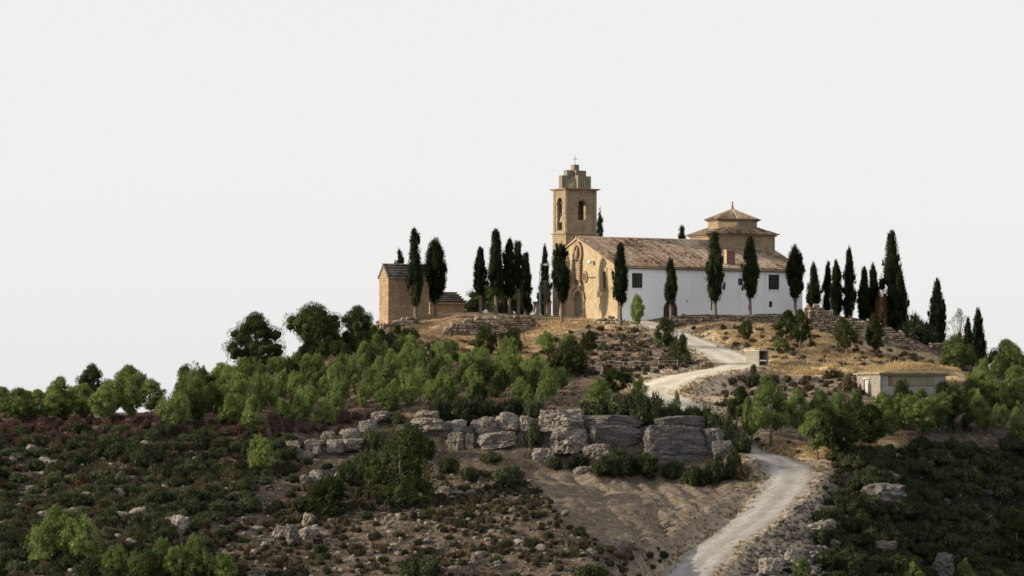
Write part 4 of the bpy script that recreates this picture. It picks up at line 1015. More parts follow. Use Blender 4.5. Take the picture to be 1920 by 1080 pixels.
# outcrop, listed by place
R_ = rock_at
OUT = [((536, 826, 568, 846), 456.5, 'flat capstone at the far end of the boulder row'), ((545, 840, 572, 870), 456, 'upright boulder under the far capstone'), ((567, 824, 601, 847), 457, 'broad pale boulder beside the far capstone'),
 ((564, 845, 590, 864), 455.5, 'round boulder low in the boulder row'), ((587, 836, 602, 853), 455.5, 'small upright boulder beside the broad pale one'), ((577, 860, 602, 880), 454.5, 'leaning boulder at the foot of the row'),
 ((601, 808, 630, 830), 459, 'tilted boulder beneath the reddish twigs'), ((613, 820, 645, 852), 457.5, 'tall pointed boulder in the middle of the row'), ((634, 803, 672, 830), 459.5, 'rounded pale boulder on top of the row'),
 ((640, 822, 682, 846), 458, 'wide shaded slab under the rounded boulder'), ((672, 787, 708, 822), 461, 'steep pale boulder leaning against the dark bush'), ((694, 771, 732, 791), 464, 'flat rock ledge above the leaning boulder'),
 ((760, 785, 840, 810), 461.5, 'long pale ledge on the cliff edge'), ((776, 769, 827, 788), 463.5, 'thin upper ledge behind the long pale one'), ((844, 786, 875, 811), 461.5, 'square pale block perched on the cliff'),
 ((837, 809, 873, 845), 460, 'rounded cliff block under the square one'), ((870, 812, 891, 845), 460, 'narrow cliff block between two wider ones'), ((894, 810, 973, 845), 460, 'long rectangular cliff block with pale face'), ((970, 813, 986, 843), 460.2, 'thin upright cliff block at the end of the long one'),
 ((900, 781, 930, 810), 461.5, 'weathered pale block above the long cliff block'), ((926, 772, 972, 812), 462, 'dark overhanging block above the long cliff block'), ((972, 779, 999, 815), 461.3, 'stacked narrow boulder beside the large tilted one'),
 ((1008, 768, 1096, 816), 460.5, 'largest tilted pale boulder in the middle of the outcrop'), ((1058, 767, 1094, 793), 461.5, 'shadowed rock tucked behind the largest tilted boulder'), ((1030, 803, 1112, 854), 459, 'broad grey rock below the largest tilted boulder'),
 ((1094, 832, 1146, 867), 457, 'fallen boulder at the foot of the banded cliff'), ((998, 840, 1042, 873), 457, 'low pale rocks at the top of the earth cut'), ((1072, 874, 1112, 901), 454, 'split stone resting at the top of the earth cut'),
 ((788, 864, 822, 896), 452.5, 'lone grey boulder beside the dark conifer')]
for r, Y, lb in OUT: R_(r, Y, lb, box=.72, rough=.2, sub=5)
BIG = [((1092, 779, 1206, 818), 462, 'upper banded cliff block left of the dark cleft'), ((1098, 798, 1206, 868), 460.5, 'lower banded cliff block left of the dark cleft'), ((1202, 798, 1336, 896), 459.5, 'largest banded cliff block right of the dark cleft'),
 ((1226, 780, 1322, 812), 462, 'flat top block crowning the largest banded block'), ((1332, 826, 1376, 868), 458.5, 'small square block at the road end of the cliff'), ((1338, 806, 1378, 832), 460.5, 'upper small block at the road end of the cliff')]
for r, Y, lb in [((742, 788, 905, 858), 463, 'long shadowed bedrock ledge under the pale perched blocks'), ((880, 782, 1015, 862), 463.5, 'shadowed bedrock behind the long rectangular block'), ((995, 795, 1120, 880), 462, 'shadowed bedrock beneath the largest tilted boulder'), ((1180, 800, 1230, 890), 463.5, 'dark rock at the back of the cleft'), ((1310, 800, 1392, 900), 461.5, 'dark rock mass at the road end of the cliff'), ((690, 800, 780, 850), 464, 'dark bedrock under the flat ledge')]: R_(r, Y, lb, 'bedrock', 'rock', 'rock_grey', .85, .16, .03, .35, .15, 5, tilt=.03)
for r, Y, lb in BIG: R_(r, Y, lb, 'cliff_block', 'rock', 'rock_grey', .92, .09, .03, .5, .42, 6, tilt=.03)
for r, Y, lb in [((1636, 882, 1692, 902), None, 'sunlit sloping slab above the shaded ravine'), ((1612, 902, 1700, 955), None, 'large dark rock in the shaded ravine below the sunlit slab'), ((1640, 1012, 1682, 1052), None, 'grey rock deep in the ravine shrubs'),
 ((1748, 1036, 1790, 1090), None, 'steep grey rock at the bottom of the ravine'), ((1832, 918, 1862, 930), None, 'flat pale stone far out on the ravine slope'), ((1725, 1022, 1742, 1038), None, 'small pale stone between ravine shrubs'), ((1764, 934, 1784, 948), None, 'pale stone among the upper ravine shrubs'),
 ((534, 982, 562, 1024), None, 'upright pale rock in the middle of the scree'), ((512, 984, 540, 1014), None, 'tilted pale rock beside the upright one'), ((560, 986, 600, 1014), None, 'broad pale rock on the scree'), ((566, 962, 590, 990), None, 'pale rock above the broad one on the scree'),
 ((304, 968, 345, 990), None, 'flat pale rock among the left shrubs'), ((318, 966, 352, 1008), None, 'double pale rock at the scree edge'), ((232, 1012, 280, 1028), None, 'slab pointing out of the lower left shrubs'), ((118, 952, 150, 970), None, 'small pale slab near the young pines'), ((68, 858, 108, 884), None, 'grey ledge in the shaded left slope'),
 ((880, 1040, 905, 1062), None, 'squat pale rock low on the scree'), ((915, 1052, 942, 1068), None, 'rounded white stone near the bottom of the scree'), ((1098, 1030, 1122, 1046), None, 'flat rock at the ridge of the earth cut'), ((1240, 978, 1258, 994), None, 'pale rock at the road edge below the earth cut'),
 ((815, 912, 846, 926), None, 'flat stone below the lone grey boulder'), ((580, 880, 606, 906), None, 'pale pointed rock below the boulder row'), ((560, 890, 580, 908), None, 'small tilted rock below the boulder row'), ((634, 862, 664, 876), None, 'rounded stone between dark bushes under the boulder row'),
 ((1540, 968, 1575, 990), None, 'weathered rock at the top of the roadside rubble'), ((1476, 945, 1512, 962), None, 'layered slab on the road shoulder'), ((1510, 975, 1570, 1012), None, 'broad crumbling rock beside the road'), ((1418, 1045, 1470, 1085), None, 'tilted layered rock low on the road shoulder'), ((1470, 1030, 1502, 1062), None, 'pale rock on the shoulder below the bend'), ((1560, 948, 1578, 964), None, 'small round rock at the ravine rim')]:
    q = hit((r[0] + r[2]) / 2, r[3] - 3); R_(r, q.y + .3, lb, box=.6, rough=.24, sub=4, tilt=.4, mat='rock_grey' if 'ravine' in lb else 'rock')

def joined(name, items, label, cat, parent=None):
    """many small pieces too numerous to list singly: (mesh, location, rotation z, scale) -> one object"""
    if not items: return
    VV, FF3, FF4, T3, T4, off = [], [], [], [], [], 0; mats = items[0][0].materials[0]
    cache = {}
    for me, loc, rz, sc in items:
        if me.name not in cache:
            v = np.zeros(len(me.vertices) * 3, np.float32); me.vertices.foreach_get('co', v)
            lt = np.zeros(len(me.polygons), np.int32); me.polygons.foreach_get('loop_total', lt); ls = np.zeros(len(me.polygons), np.int32); me.polygons.foreach_get('loop_start', ls)
            li = np.zeros(len(me.loops), np.int32); me.loops.foreach_get('vertex_index', li)
            t = np.zeros(len(lt), np.float32)
            if 'tint' in me.attributes: me.attributes['tint'].data.foreach_get('value', t)
            f3 = li[ls[lt == 3][:, None] + np.arange(3)] if (lt == 3).any() else np.zeros((0, 3), int); f4 = li[ls[lt == 4][:, None] + np.arange(4)] if (lt == 4).any() else np.zeros((0, 4), int)
            cache[me.name] = (v.reshape(-1, 3), f3, f4, t[lt == 3], t[lt == 4])
        v, f3, f4, t3, t4 = cache[me.name]; c, s_ = math.cos(rz), math.sin(rz); w = v * np.array(sc)
        w = np.stack([w[:, 0] * c - w[:, 1] * s_, w[:, 0] * s_ + w[:, 1] * c, w[:, 2]], 1) + np.array(loc)
        VV.append(w); FF3.append(f3 + off); FF4.append(f4 + off); T3.append(t3); T4.append(t4); off += len(v)
    r_ = np.random.default_rng(1).uniform(-.2, .2, len(items))
    T3 = np.concatenate([t + d for t, d in zip(T3, r_)]); T4 = np.concatenate([t + d for t, d in zip(T4, r_)])
    FF3 = np.concatenate(FF3); FF4 = np.concatenate(FF4)
    fl = [f for f in (FF3, FF4) if len(f)]; tl = np.concatenate([t for t, f in ((T3, FF3), (T4, FF4)) if len(f)])
    return tag(link(name, mesh_np(name, np.concatenate(VV), fl, mats, np.clip(tl, 0, 1)), parent), label, cat, kind='stuff')
STN = [flat_shade(rock_mesh(500 + i, 2, .45, .22), i % 2 == 0) for i in range(8)]
def stones(poly, spacing, size, label, group, seed, maxn=300, name='stone'):
    P = scatter(poly, spacing, np.random.default_rng(seed), (396, 560), avoid_road=.2); L = []
    for (x, y, z, px, py) in P:
        s = random.uniform(size[0] ** .5, size[1] ** .5) ** 2 * (1.8 if random.random() < .08 else 1); L.append((s, x, y, z))
    L.sort(reverse=True); rest = []
    for i, (s, x, y, z) in enumerate(L):
        sc = (s * random.uniform(.8, 1.5), s * random.uniform(.7, 1.1), s * random.uniform(.45, .8))
        if i < maxn:
            tag(link(name, random.choice(STN), None, (x, y, z + s * .1), (random.uniform(-.4, .4), random.uniform(-.4, .4), random.uniform(0, 6.28)), sc), label, 'stone', group)
        else: rest.append((random.choice(STN[:2]), (x, y, z + s * .1), random.uniform(0, 6.28), sc))
    joined('small_stones', rest, 'many small ' + group, 'stones')
stones([(470, 880), (560, 860), (700, 900), (980, 880), (1110, 1010), (1180, 1085), (380, 1085), (420, 960)], 1.15, (.08, .5), 'loose pale stone on the scrubby scree slope', 'loose stones on the scree', 1, 110)
stones([(1440, 955), (1530, 890), (1590, 960), (1550, 1090), (1370, 1090)], .7, (.2, .75), 'rubble stone along the outer road shoulder', 'rubble on the road shoulder', 2, 70)
stones([(0, 840), (400, 830), (480, 880), (320, 1000), (300, 1085), (0, 1085)], 1.8, (.12, .7), 'pale stone among the shaded left shrubs', 'stones among the left shrubs', 3, 50)
stones([(1180, 980), (1330, 940), (1400, 880), (1430, 900), (1290, 1040), (1250, 1085), (1200, 1085)], 1.3, (.12, .32), 'small stone at the foot of the earth cut', 'stones under the earth cut', 4, 20)
stones([(1110, 612), (1180, 610), (1290, 660), (1200, 690), (1120, 700)], 2.0, (.2, .45), 'stone on the brown bank below the church corner', 'stones on the bank', 5, 20)
stones([(780, 640), (840, 630), (850, 660), (790, 690), (740, 660)], 1.4, (.2, .5), 'tumbled stone on the slope under the retaining wall', 'stones under the retaining wall', 6, 15)
stones([(1300, 740), (1400, 700), (1620, 710), (1600, 760), (1330, 780)], 2.4, (.2, .5), 'stone on the bank below the bench', 'stones below the bench', 7, 15)

# ------------------------------------------------------------------ cypresses
CLUB = [(0, .2), (.06, .62), (.2, .95), (.33, 1), (.5, .9), (.7, .68), (.88, .46), (.96, .32), (1, .16)]
EGG = [(0, .25), (.08, .7), (.25, .95), (.5, 1), (.7, .92), (.88, .68), (1, .3)]
FLAME = [(0, .55), (.1, .85), (.28, 1), (.45, .88), (.65, .62), (.82, .4), (.94, .2), (1, .07)]
def cypress(px, top, base, width, Y, prof, clear, label, seed, n=4200, lean=0.0, holes=0.0, name='cypress_tree'):
    p = at(px, base, Y); g = gz(p.x, Y); p.z = min(p.z, g + .1) if clear > 0 else g
    H = (HZ - top) / F * Y - p.z; R = width / 2 / F * Y * 1.03; rg = np.random.default_rng(3000 + seed); h0 = clear / F * Y
    e = empty(name, p); tag(e, label, 'cypress', 'cypresses on the hilltop')
    k = 46; bl = envelope_blobs(k, h0 + .25, H - .25, R, prof, rg, (.26, .44), 2.3, .75)
    for j in range(10): bl.append((rg.normal() * R * .12, rg.normal() * R * .12, h0 + (H - h0) * (.1 + .8 * j / 10), R * .4 * np.interp(j / 10, [q[0] for q in prof], [q[1] for q in prof]), R * .4, R * .8))
    for j in range(30):
        t = rg.uniform(.05, .98); a = rg.uniform(0, 6.28); er = np.interp(t, [q[0] for q in prof], [q[1] for q in prof]) * R * rg.uniform(.85, 1.03); q_ = rg.uniform(.14, .32); bl.append((math.cos(a) * er, math.sin(a) * er, h0 + (H - h0) * t, q_, q_, q_ * 2.6))
    if holes: bl = [b for b in bl if rg.random() > holes]
    v, f, t = foliage(bl, int(n * 2.0), .14, rg, .5, .1, .05, 1.6, .5, core=.84)
    v[:, 0] += lean * np.clip(v[:, 2] - h0, 0, None)
    link('crown', mesh_np('crown', v, f, M['cypress'], t), e)
    rt = .17 + .008 * H; mb = MB(); mb.tube([(0, 0, -.5), (0.04, 0, .3), (.0, .05, h0 * .6 + .3), (lean * 1.0, 0, h0 + 1), (lean * H * .5, 0, H * .6), (lean * H * .8, 0, H * .9)], [rt * 1.5, rt * 1.1, rt, rt * .8, rt * .45, .04], 8)
    mb.build('trunk', M['bark'], e, True)
    return e
CY = [(779, 432, 592, 33, 561, CLUB, 32, 'tall club shaped cypress standing before the brown chapel'),
 (816, 461, 590, 46, 566, EGG, 36, 'broad ragged cypress before the low stone hut'),
 (748, 469, 600, 22, 592, EGG, 60, 'cypress tip showing over the chapel roof'),
 (901, 467, 590, 26, 566, CLUB, 40, 'outermost cypress of the close row nearest the hut'),
 (930, 434, 591, 35, 565, CLUB, 40, 'tallest cypress of the close row above the retaining wall'),
 (955, 450, 592, 29, 566, CLUB, 38, 'third cypress of the close row above the retaining wall'),
 (972, 457, 590, 20, 568, EGG, 50, 'slender leaning cypress in the close row'),
 (985, 476, 592, 27, 572, CLUB, 12, 'lowest dense cypress at the tower end of the close row'),
 (1020, 454, 596, 24, 580, FLAME, 4, 'narrow pointed cypress between the gate pillars'),
 (1053, 462, 600, 37, 558, EGG, 44, 'gappy leaning cypress before the bell tower foot'),
 (1163, 459, 597, 32, 550, CLUB, 40, 'cypress standing at the corner of ochre front and white side'),
 (1258, 487, 593, 24, 553.5, CLUB, 36, 'smallest cypress before the white side, in front of the arched door'),
 (1341, 440, 589, 38, 556, CLUB, 34, 'tallest cypress before the whitewashed side'),
 (1406, 449, 590, 38, 558, CLUB, 38, 'cypress before the white side under the domed crossing'),
 (1491, 469, 592, 34, 560, EGG, 36, 'cypress at the far end of the whitewashed side'),
 (1526, 493, 592, 29, 566, FLAME, 0, 'first dark cypress behind the enclosure wall beside the church'),
 (1551, 493, 594, 24, 567, FLAME, 0, 'second narrow cypress behind the enclosure wall'),
 (1569, 488, 594, 27, 563, FLAME, 0, 'third cypress behind the enclosure wall'),
 (1592, 462, 596, 29, 562, FLAME, 3, 'tall spire cypress fourth along the enclosure wall'),
 (1620, 501, 600, 28, 564, FLAME, 0, 'fifth cypress behind the wall, beyond the gap'),
 (1638, 494, 604, 28, 568, FLAME, 0, 'sixth cypress half behind the giant one'),
 (1671, 431, 616, 54, 565, FLAME, 0, 'giant broad cypress, the tallest right of the church'),
 (1688, 505, 622, 36, 561, FLAME, 0, 'lower cypress leaning against the giant one'),
 (1757, 522, 652, 40, 561, FLAME, 0, 'lone pointed cypress beyond the enclosure wall'),
 (1833, 579, 716, 36, 540, FLAME, 0, 'cypress pointing up from the pines near the picture edge'),
 (1816, 597, 714, 24, 542, FLAME, 0, 'shorter companion of the cypress near the picture edge'),
 (1800, 630, 690, 12, 548, FLAME, 0, 'tiny cypress below the pale olive tree'),
 (1123, 388, 590, 24, 606, FLAME, 0, 'cypress showing behind the bell tower above the ridge'),
 (1279, 427, 590, 22, 604, EGG, 30, 'rounded cypress tip above the church ridge')]
for i, (px, t, b, w_, Y, pf, cl, lb) in enumerate(CY):
    cypress(px, t, b, w_, Y, pf, cl, lb, i, n=7000 if w_ > 45 else 4200 if w_ > 24 else 3000, lean=(-.02 if i == 9 else ((i * 37) % 11 - 5) * .0025), holes=.25 if i in (1, 9) else .0)

# ------------------------------------------------------------------ big old pines on the shoulder
def old_pine(px, top, base, x0, x1, Y, label, seed, mat='pine_dark', n=6000, flatt=.75, prof=UMB, low=.3, k=34):
    p = on(px, Y); H = (HZ - top) / F * Y - p.z; R = (x1 - x0) / 2 / F * Y; rg = np.random.default_rng(4000 + seed)
    e = empty('old_pine_tree', p); tag(e, label, 'pine tree', 'old dark pines')
    cx0 = ((x0 + x1) / 2 - px) / F * Y
    bl = [(b[0] + cx0, b[1], *b[2:]) for b in envelope_blobs(int(k * (1.6 if flatt > .8 else 2.1)), H * low, H - .4, R * 1.08, prof, rg, (.14, .28) if flatt > .8 else (.19, .32), flatt, .45)]
    v, f, t = foliage(bl, int(n * 2.3), .13, rg, .65, .35, .1, 1.1, core=.68)
    link('crown', mesh_np('crown', v, f, M[mat], t), e)
    mb = MB(); tr = .05 * H * .7; mb.tube([(0, 0, -.6), (cx0 * .2, 0, H * .2), (cx0 * .6, .1, H * .45), (cx0, 0, H * .75)], [tr * 1.2, tr, tr * .8, tr * .3], 8)
    for b in bl[::2]:
        c = Vector(b[:3]); s = Vector((cx0 * min(1, c.z / H), 0, max(c.z - R * .55, H * .15))); m = s.lerp(c, .5) - Vector((0, 0, .15 * R)); mb.tube([s, m, c], [tr * .38, tr * .26, .04], 5)
    mb.build('trunk', M['bark'], e, True)
OP = [(480, 590, 712, 420, 538, 530, 'large dark spreading pine standing out at the end of the ridge', 1), (612, 577, 690, 530, 648, 545, 'dark spreading pine with open branches next to the end one', 2), (668, 578, 660, 632, 708, 556, 'dark pine crown just below the brown chapel', 3),
      (605, 598, 690, 572, 640, 536, 'rounded dark pine in front of the open branched one', 4), (172, 684, 790, 140, 206, 486, 'round dark pine behind the far grove', 5), (968, 535, 592, 872, 1000, 592, 'flat topped pine seen between the cypress trunks', 6),
      (890, 560, 592, 868, 910, 588, 'small dark pine behind the low stone hut', 7), (250, 690, 795, 195, 287, 474, 'pine with forked pale trunk at the end of the far grove', 8), (115, 707, 792, 82, 145, 472, 'conical pine in the middle of the far grove', 9), (40, 733, 792, -5, 78, 470, 'wide pine at the outer end of the far grove', 10),
      (1885, 640, 730, 1848, 1925, 528, 'tall bright pine at the picture edge beyond the cypress pair', 11), (1795, 634, 718, 1750, 1832, 526, 'bushy pine behind the block building', 12), (1085, 640, 735, 1030, 1112, 508, 'large dark pine at the road end of the grove', 13)]
for (px, t, b, a, c, Y, lb, sd) in OP:
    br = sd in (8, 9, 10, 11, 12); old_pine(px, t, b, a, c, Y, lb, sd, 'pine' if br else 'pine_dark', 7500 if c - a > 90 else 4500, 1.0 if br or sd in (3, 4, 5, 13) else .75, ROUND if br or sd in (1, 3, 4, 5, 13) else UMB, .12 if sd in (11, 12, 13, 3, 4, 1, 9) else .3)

# ------------------------------------------------------------------ young pines, one by one
def pine_px(px, top, base, width, label, group, dark=False, kind='young', Y=None):
    p = on(px, Y) if Y else hit(px, base)
    h = (HZ - top) / F * p.y - p.z; h = max(h, .8); nomw = 2.9 if kind == 'young' else 3.8; ws = (width / F * p.y) / (nomw * h / NOM[kind])
    return pine(p, h, min(max(ws, .5), 1.9), label, group, (PINES_DARK if dark else PINES) if kind == 'young' else (TALL_DARK if dark else TALL), kind)
SOLO = [(1196, 551, 622, 36, 'thin stemmed little pine beside the road below the church corner', 0, 'tall'), (1256, 596, 650, 42, 'rounded little pine where the road narrows', 1, 'young'), (1269, 627, 686, 42, 'little pine with low crown on the inner road edge', 1, 'young'), (1233, 632, 648, 16, 'tiny pine seedling on the road edge', 0, 'young'),
 (1397, 600, 645, 32, 'round little pine alone on the grassy slope', 1, 'tall'), (1462, 634, 662, 32, 'low bushy pine above the bench', 0, 'young'), (1474, 582, 650, 40, 'first of two small pines below the terrace wall', 1, 'tall'), (1500, 580, 655, 40, 'second of two small pines below the terrace wall', 1, 'tall'),
 (1590, 596, 668, 50, 'small pine before the middle of the enclosure wall', 1, 'tall'), (1645, 588, 672, 42, 'darker small pine before the enclosure wall under the giant cypress', 1, 'tall'),
 (1157, 690, 738, 52, 'round pine left of the upper road bend', 1, 'young'), (1118, 712, 776, 60, 'bright round pine above the banded cliff', 0, 'young'), (1207, 712, 768, 40, 'bright bushy pine above the dark cleft', 0, 'young'), (1268, 735, 775, 18, 'slim pine shoot at the road edge above the cliff', 0, 'young'),
 (1380, 724, 800, 54, 'dark round pine on the inside of the road bend', 1, 'tall'), (1410, 745, 836, 40, 'leaning pine at the start of the roadside row', 0, 'tall'), (1446, 704, 838, 76, 'largest pine of the roadside row', 0, 'tall'), (1502, 728, 826, 48, 'slim bright pine in the roadside row', 0, 'tall'), (1538, 732, 825, 56, 'bright pine behind the front clump', 0, 'tall'),
 (1533, 770, 862, 62, 'front pine of the clump at the outer bend', 0, 'tall'), (1560, 765, 862, 50, 'dark pine in the clump at the outer bend', 1, 'tall'), (1585, 772, 858, 58, 'dark pine closing the clump at the outer bend', 1, 'tall'), (1625, 758, 850, 70, 'wide pine at the rim of the ravine', 1, 'tall'), (1655, 736, 810, 50, 'pine before the corner of the block building', 0, 'tall'),
 (1688, 716, 790, 42, 'dark little pine against the block building wall', 1, 'young'), (1690, 742, 806, 40, 'bright little pine below the block building', 0, 'young'), (1726, 748, 815, 52, 'round pine below the block building', 0, 'tall'), (1762, 735, 812, 60, 'tall round pine right of the block building', 0, 'tall'), (1802, 745, 810, 44, 'pine in the row beyond the block building', 1, 'young'),
 (1838, 742, 812, 48, 'bright pine in the row near the picture edge', 0, 'tall'), (1870, 760, 805, 30, 'small pine near the picture edge', 0, 'young'), (1912, 780, 830, 34, 'pine cut by the picture edge', 0, 'young'), (1780, 716, 770, 46, 'pine hiding the far end of the block building', 1, 'young'), (1825, 712, 765, 48, 'dark pine under the cypress pair', 1, 'young'), (1862, 715, 770, 46, 'pine in the back row near the picture edge', 0, 'young'), (1900, 712, 770, 44, 'back row pine at the picture edge', 0, 'young'),
 (1605, 735, 800, 40, 'bright pine left of the block building door', 0, 'young'), (1570, 735, 800, 40, 'bright pine behind the roadside clump', 0, 'young'),
 (745, 802, 952, 120, 'dark bushy conifer growing up against the cliff', 1, 'young'), (618, 895, 972, 92, 'dark low conifer on the scree below the boulder row', 1, 'young'), (485, 822, 890, 60, 'bright young pine at the edge of the scree', 0, 'young'),
 (915, 612, 668, 50, 'darker young pine under the retaining wall', 1, 'young'), (962, 618, 668, 46, 'second young pine under the retaining wall', 1, 'young'), (1025, 622, 660, 40, 'bright young pine on the orange slope', 0, 'young'), (1063, 628, 662, 34, 'small young pine on the slope above the large dark pine', 0, 'young'), (1105, 620, 660, 38, 'young pine below the short stone wall', 1, 'young'),
 (110, 952, 1048, 92, 'group leader among the young pines low on the left slope', 0, 'young'), (165, 972, 1058, 60, 'young pine next to the leader low on the left slope', 0, 'young'), (75, 985, 1062, 56, 'outer young pine low on the left slope', 0, 'young'),
 (225, 1025, 1085, 44, 'young pine at the bottom edge beside the slab', 0, 'young'), (295, 1012, 1085, 50, 'pointed young pine at the bottom edge', 0, 'young'), (370, 1008, 1088, 62, 'wide young pine at the bottom edge below the scree', 0, 'young'), (420, 1040, 1092, 44, 'low young pine at the bottom edge of the scree', 0, 'young'), (260, 1030, 1090, 40, 'small young pine between its bottom edge neighbours', 0, 'young'), (333, 1025, 1090, 40, 'short young pine between the pointed and the wide one', 0, 'young'),
 (1500, 1048, 1095, 34, 'young pine below the road shoulder', 0, 'young'), (1715, 1058, 1100, 56, 'bright young pine at the bottom of the ravine', 0, 'young'), (1805, 1050, 1095, 46, 'young pine at the foot of the steep ravine rock', 0, 'young'), (1905, 958, 1060, 60, 'dark young pine at the right edge of the ravine', 1, 'tall'), (1870, 1070, 1100, 36, 'pine tip at the ravine bottom', 0, 'young')]
for (px, t, b, w_, lb, dk, kd) in SOLO: pine_px(px, t, b, w_, lb, None, bool(dk), kd)
# the grove on the slope
G1 = [(296, 802), (330, 775), (430, 722), (540, 700), (640, 690), (700, 668), (760, 672), (880, 676), (960, 680), (1040, 700), (1060, 735), (1050, 768), (960, 766), (830, 768), (740, 776), (660, 792), (560, 808), (420, 812), (300, 810)]
for (x, y, z, px, py) in scatter(G1, 3.15, np.random.default_rng(5), (458, 560)):
    h = random.triangular(2.0, 4.8, 3.0) * (1.35 if px < 520 and py > 740 else 1)
    dk = random.random() < .16
    where = ('in the grove under the dark spreading pines' if px < 640 and py < 745 else 'at the lower edge of the grove above the reddish shrubs' if px < 560 else 'in the grove above the boulder row' if px < 740 else
             'high in the grove under the retaining wall' if py < 715 else 'low in the grove above the cliff blocks')
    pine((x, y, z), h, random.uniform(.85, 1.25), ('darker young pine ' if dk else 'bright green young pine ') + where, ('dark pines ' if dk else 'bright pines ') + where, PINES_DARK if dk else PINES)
G2 = [(-8, 796), (-8, 784), (290, 782), (300, 800), (200, 800)]
for (x, y, z, px, py) in scatter(G2, 4.0, np.random.default_rng(6), (455, 500)):
    pine((x, y, z), random.uniform(3.6, 5.6), random.uniform(1.1, 1.5), 'pine in the far grove on the shoulder of the hill', 'pines of the far grove', TALL, 'tall')
G3 = [(1660, 770), (1915, 760), (1915, 812), (1800, 815), (1660, 820)]
for (x, y, z, px, py) in scatter(G3, 4.2, np.random.default_rng(8), (460, 515)):
    pine((x, y, z), random.uniform(2.2, 3.6), 1.0, 'small pine filling the belt above the ravine', 'pines of the ravine belt', PINES)
G5 = [(1800, 706), (1918, 700), (1918, 775), (1800, 775)]
for (x, y, z, px, py) in scatter(G5, 4.5, np.random.default_rng(10), (480, 548)):
    pine((x, y, z), random.uniform(3.0, 5.0), 1.15, 'pine on the shoulder beyond the block building', 'pines beyond the block building', PINES)
G4 = [(640, 640), (760, 640), (780, 668), (700, 668), (620, 690), (560, 690)]
for (x, y, z, px, py) in scatter(G4, 3.2, np.random.default_rng(9), (520, 565)):
    pine((x, y, z), random.uniform(2.4, 3.8), 1.05, 'dark pine clinging to the steep slope under the chapel', 'pines on the steep slope', PINES_DARK)

# ------------------------------------------------------------------ shrubs
def shrubs(poly, spacing, r, hs, kind, label, group, seed, ylim=(396, 570), name='evergreen_shrub', road=.8, maxn=60, cat='shrub', gap=None, zones=None):
    P = scatter(poly, spacing, np.random.default_rng(seed), ylim, avoid_road=road)
    if gap is not None and P:
        q = np.array(P); k = fbm(q[:, 0] / 5.5, q[:, 1] / 3.2, seed + 40, 3) > gap; P = [p for p, u in zip(P, k) if u]
    L = sorted([(random.uniform(*r), *p) for p in P], reverse=True); rest = []
    for i, (q, x, y, z, px, py) in enumerate(L):
        if i < maxn:
            zn = next((' ' + t for f_, t in (zones or ()) if f_(px, py)), '')
            shrub((x, y, z), q, random.uniform(*hs), label + zn, group + zn, kind, name)
        else: rest.append((SH[kind][i % 4], (x, y, z - .12 * q), random.uniform(0, 6.28), (q, q, q * random.uniform(*hs))))
    joined('undergrowth', rest, 'smaller ' + group, 'undergrowth')
LEFT = [(-20, 815), (300, 808), (540, 812), (560, 850), (505, 895), (470, 945), (385, 1000), (390, 1090), (-20, 1090)]
shrubs(LEFT, 1.8, (.7, 2.2), (.75, 1.1), 'dark', 'dark evergreen shrub in the thicket on the left slope', 'dark shrubs on the left slope', 11, gap=-.22, zones=[(lambda a, b: b < 870, 'just below the reddish shrubs'), (lambda a, b: a > 330, 'towards the scree'), (lambda a, b: b > 970, 'around the bottom young pines'), (lambda a, b: True, 'in its middle')], maxn=130)
shrubs(LEFT, 3.0, (.9, 1.7), (.7, 1.0), 'grey', 'grey green shrub in the thicket on the left slope', 'grey shrubs on the left slope', 12, name='grey_shrub')
shrubs(LEFT, 1.9, (.5, 1.5), (.7, 1.2), 'brush', 'brown olive brushwood in the thicket on the left slope', 'brushwood on the left slope', 25, zones=[(lambda a, b: b < 870, 'just below the reddish shrubs'), (lambda a, b: a > 330, 'towards the scree'), (lambda a, b: b > 970, 'around the bottom young pines'), (lambda a, b: True, 'in its middle')], name='brushwood', gap=-.2)
shrubs(LEFT, 5.5, (.6, 1.2), (.8, 1.3), 'rust', 'withered brown shrub in the thicket on the left slope', 'withered shrubs on the left slope', 26, name='withered_shrub')
shrubs([(-20, 790), (540, 795), (560, 812), (300, 822), (-20, 836)], 1.5, (.7, 1.4), (.9, 1.5), 'red', 'reddish dry shrub along the lower edge of the pines', 'reddish shrubs along the pines', 13, name='dry_shrub')
shrubs([(560, 810), (600, 795), (690, 775), (700, 790), (620, 815)], 1.2, (.8, 1.3), (1.0, 1.5), 'red', 'bare reddish bush above the boulder row', 'reddish bushes above the boulders', 14, name='dry_shrub')
shrubs([(180, 880), (420, 860), (420, 890), (200, 920)], 3.0, (.6, 1.0), (.6, .9), 'red', 'rusty dry shrub inside the left thicket', 'rusty shrubs in the thicket', 15, name='dry_shrub')
RAV = [(1560, 862), (1640, 840), (1930, 835), (1930, 1095), (1560, 1095), (1530, 1000), (1580, 940)]
shrubs(RAV, 1.65, (.8, 2.5), (.7, 1.15), 'dark', 'dark shrub in the shaded ravine', 'dark shrubs of the ravine', 16, zones=[(lambda a, b: b < 890, 'right under the pine belt'), (lambda a, b: a < 1720 and b < 1000, 'around the large dark rock'), (lambda a, b: b < 1000, 'on its far side'), (lambda a, b: a < 1720, 'below the road shoulder'), (lambda a, b: True, 'at its bottom corner')], maxn=90)
SCR = [(470, 885), (560, 865), (720, 900), (980, 885), (1060, 985), (1150, 1030), (1240, 1028), (1255, 1090), (380, 1090), (430, 950)]
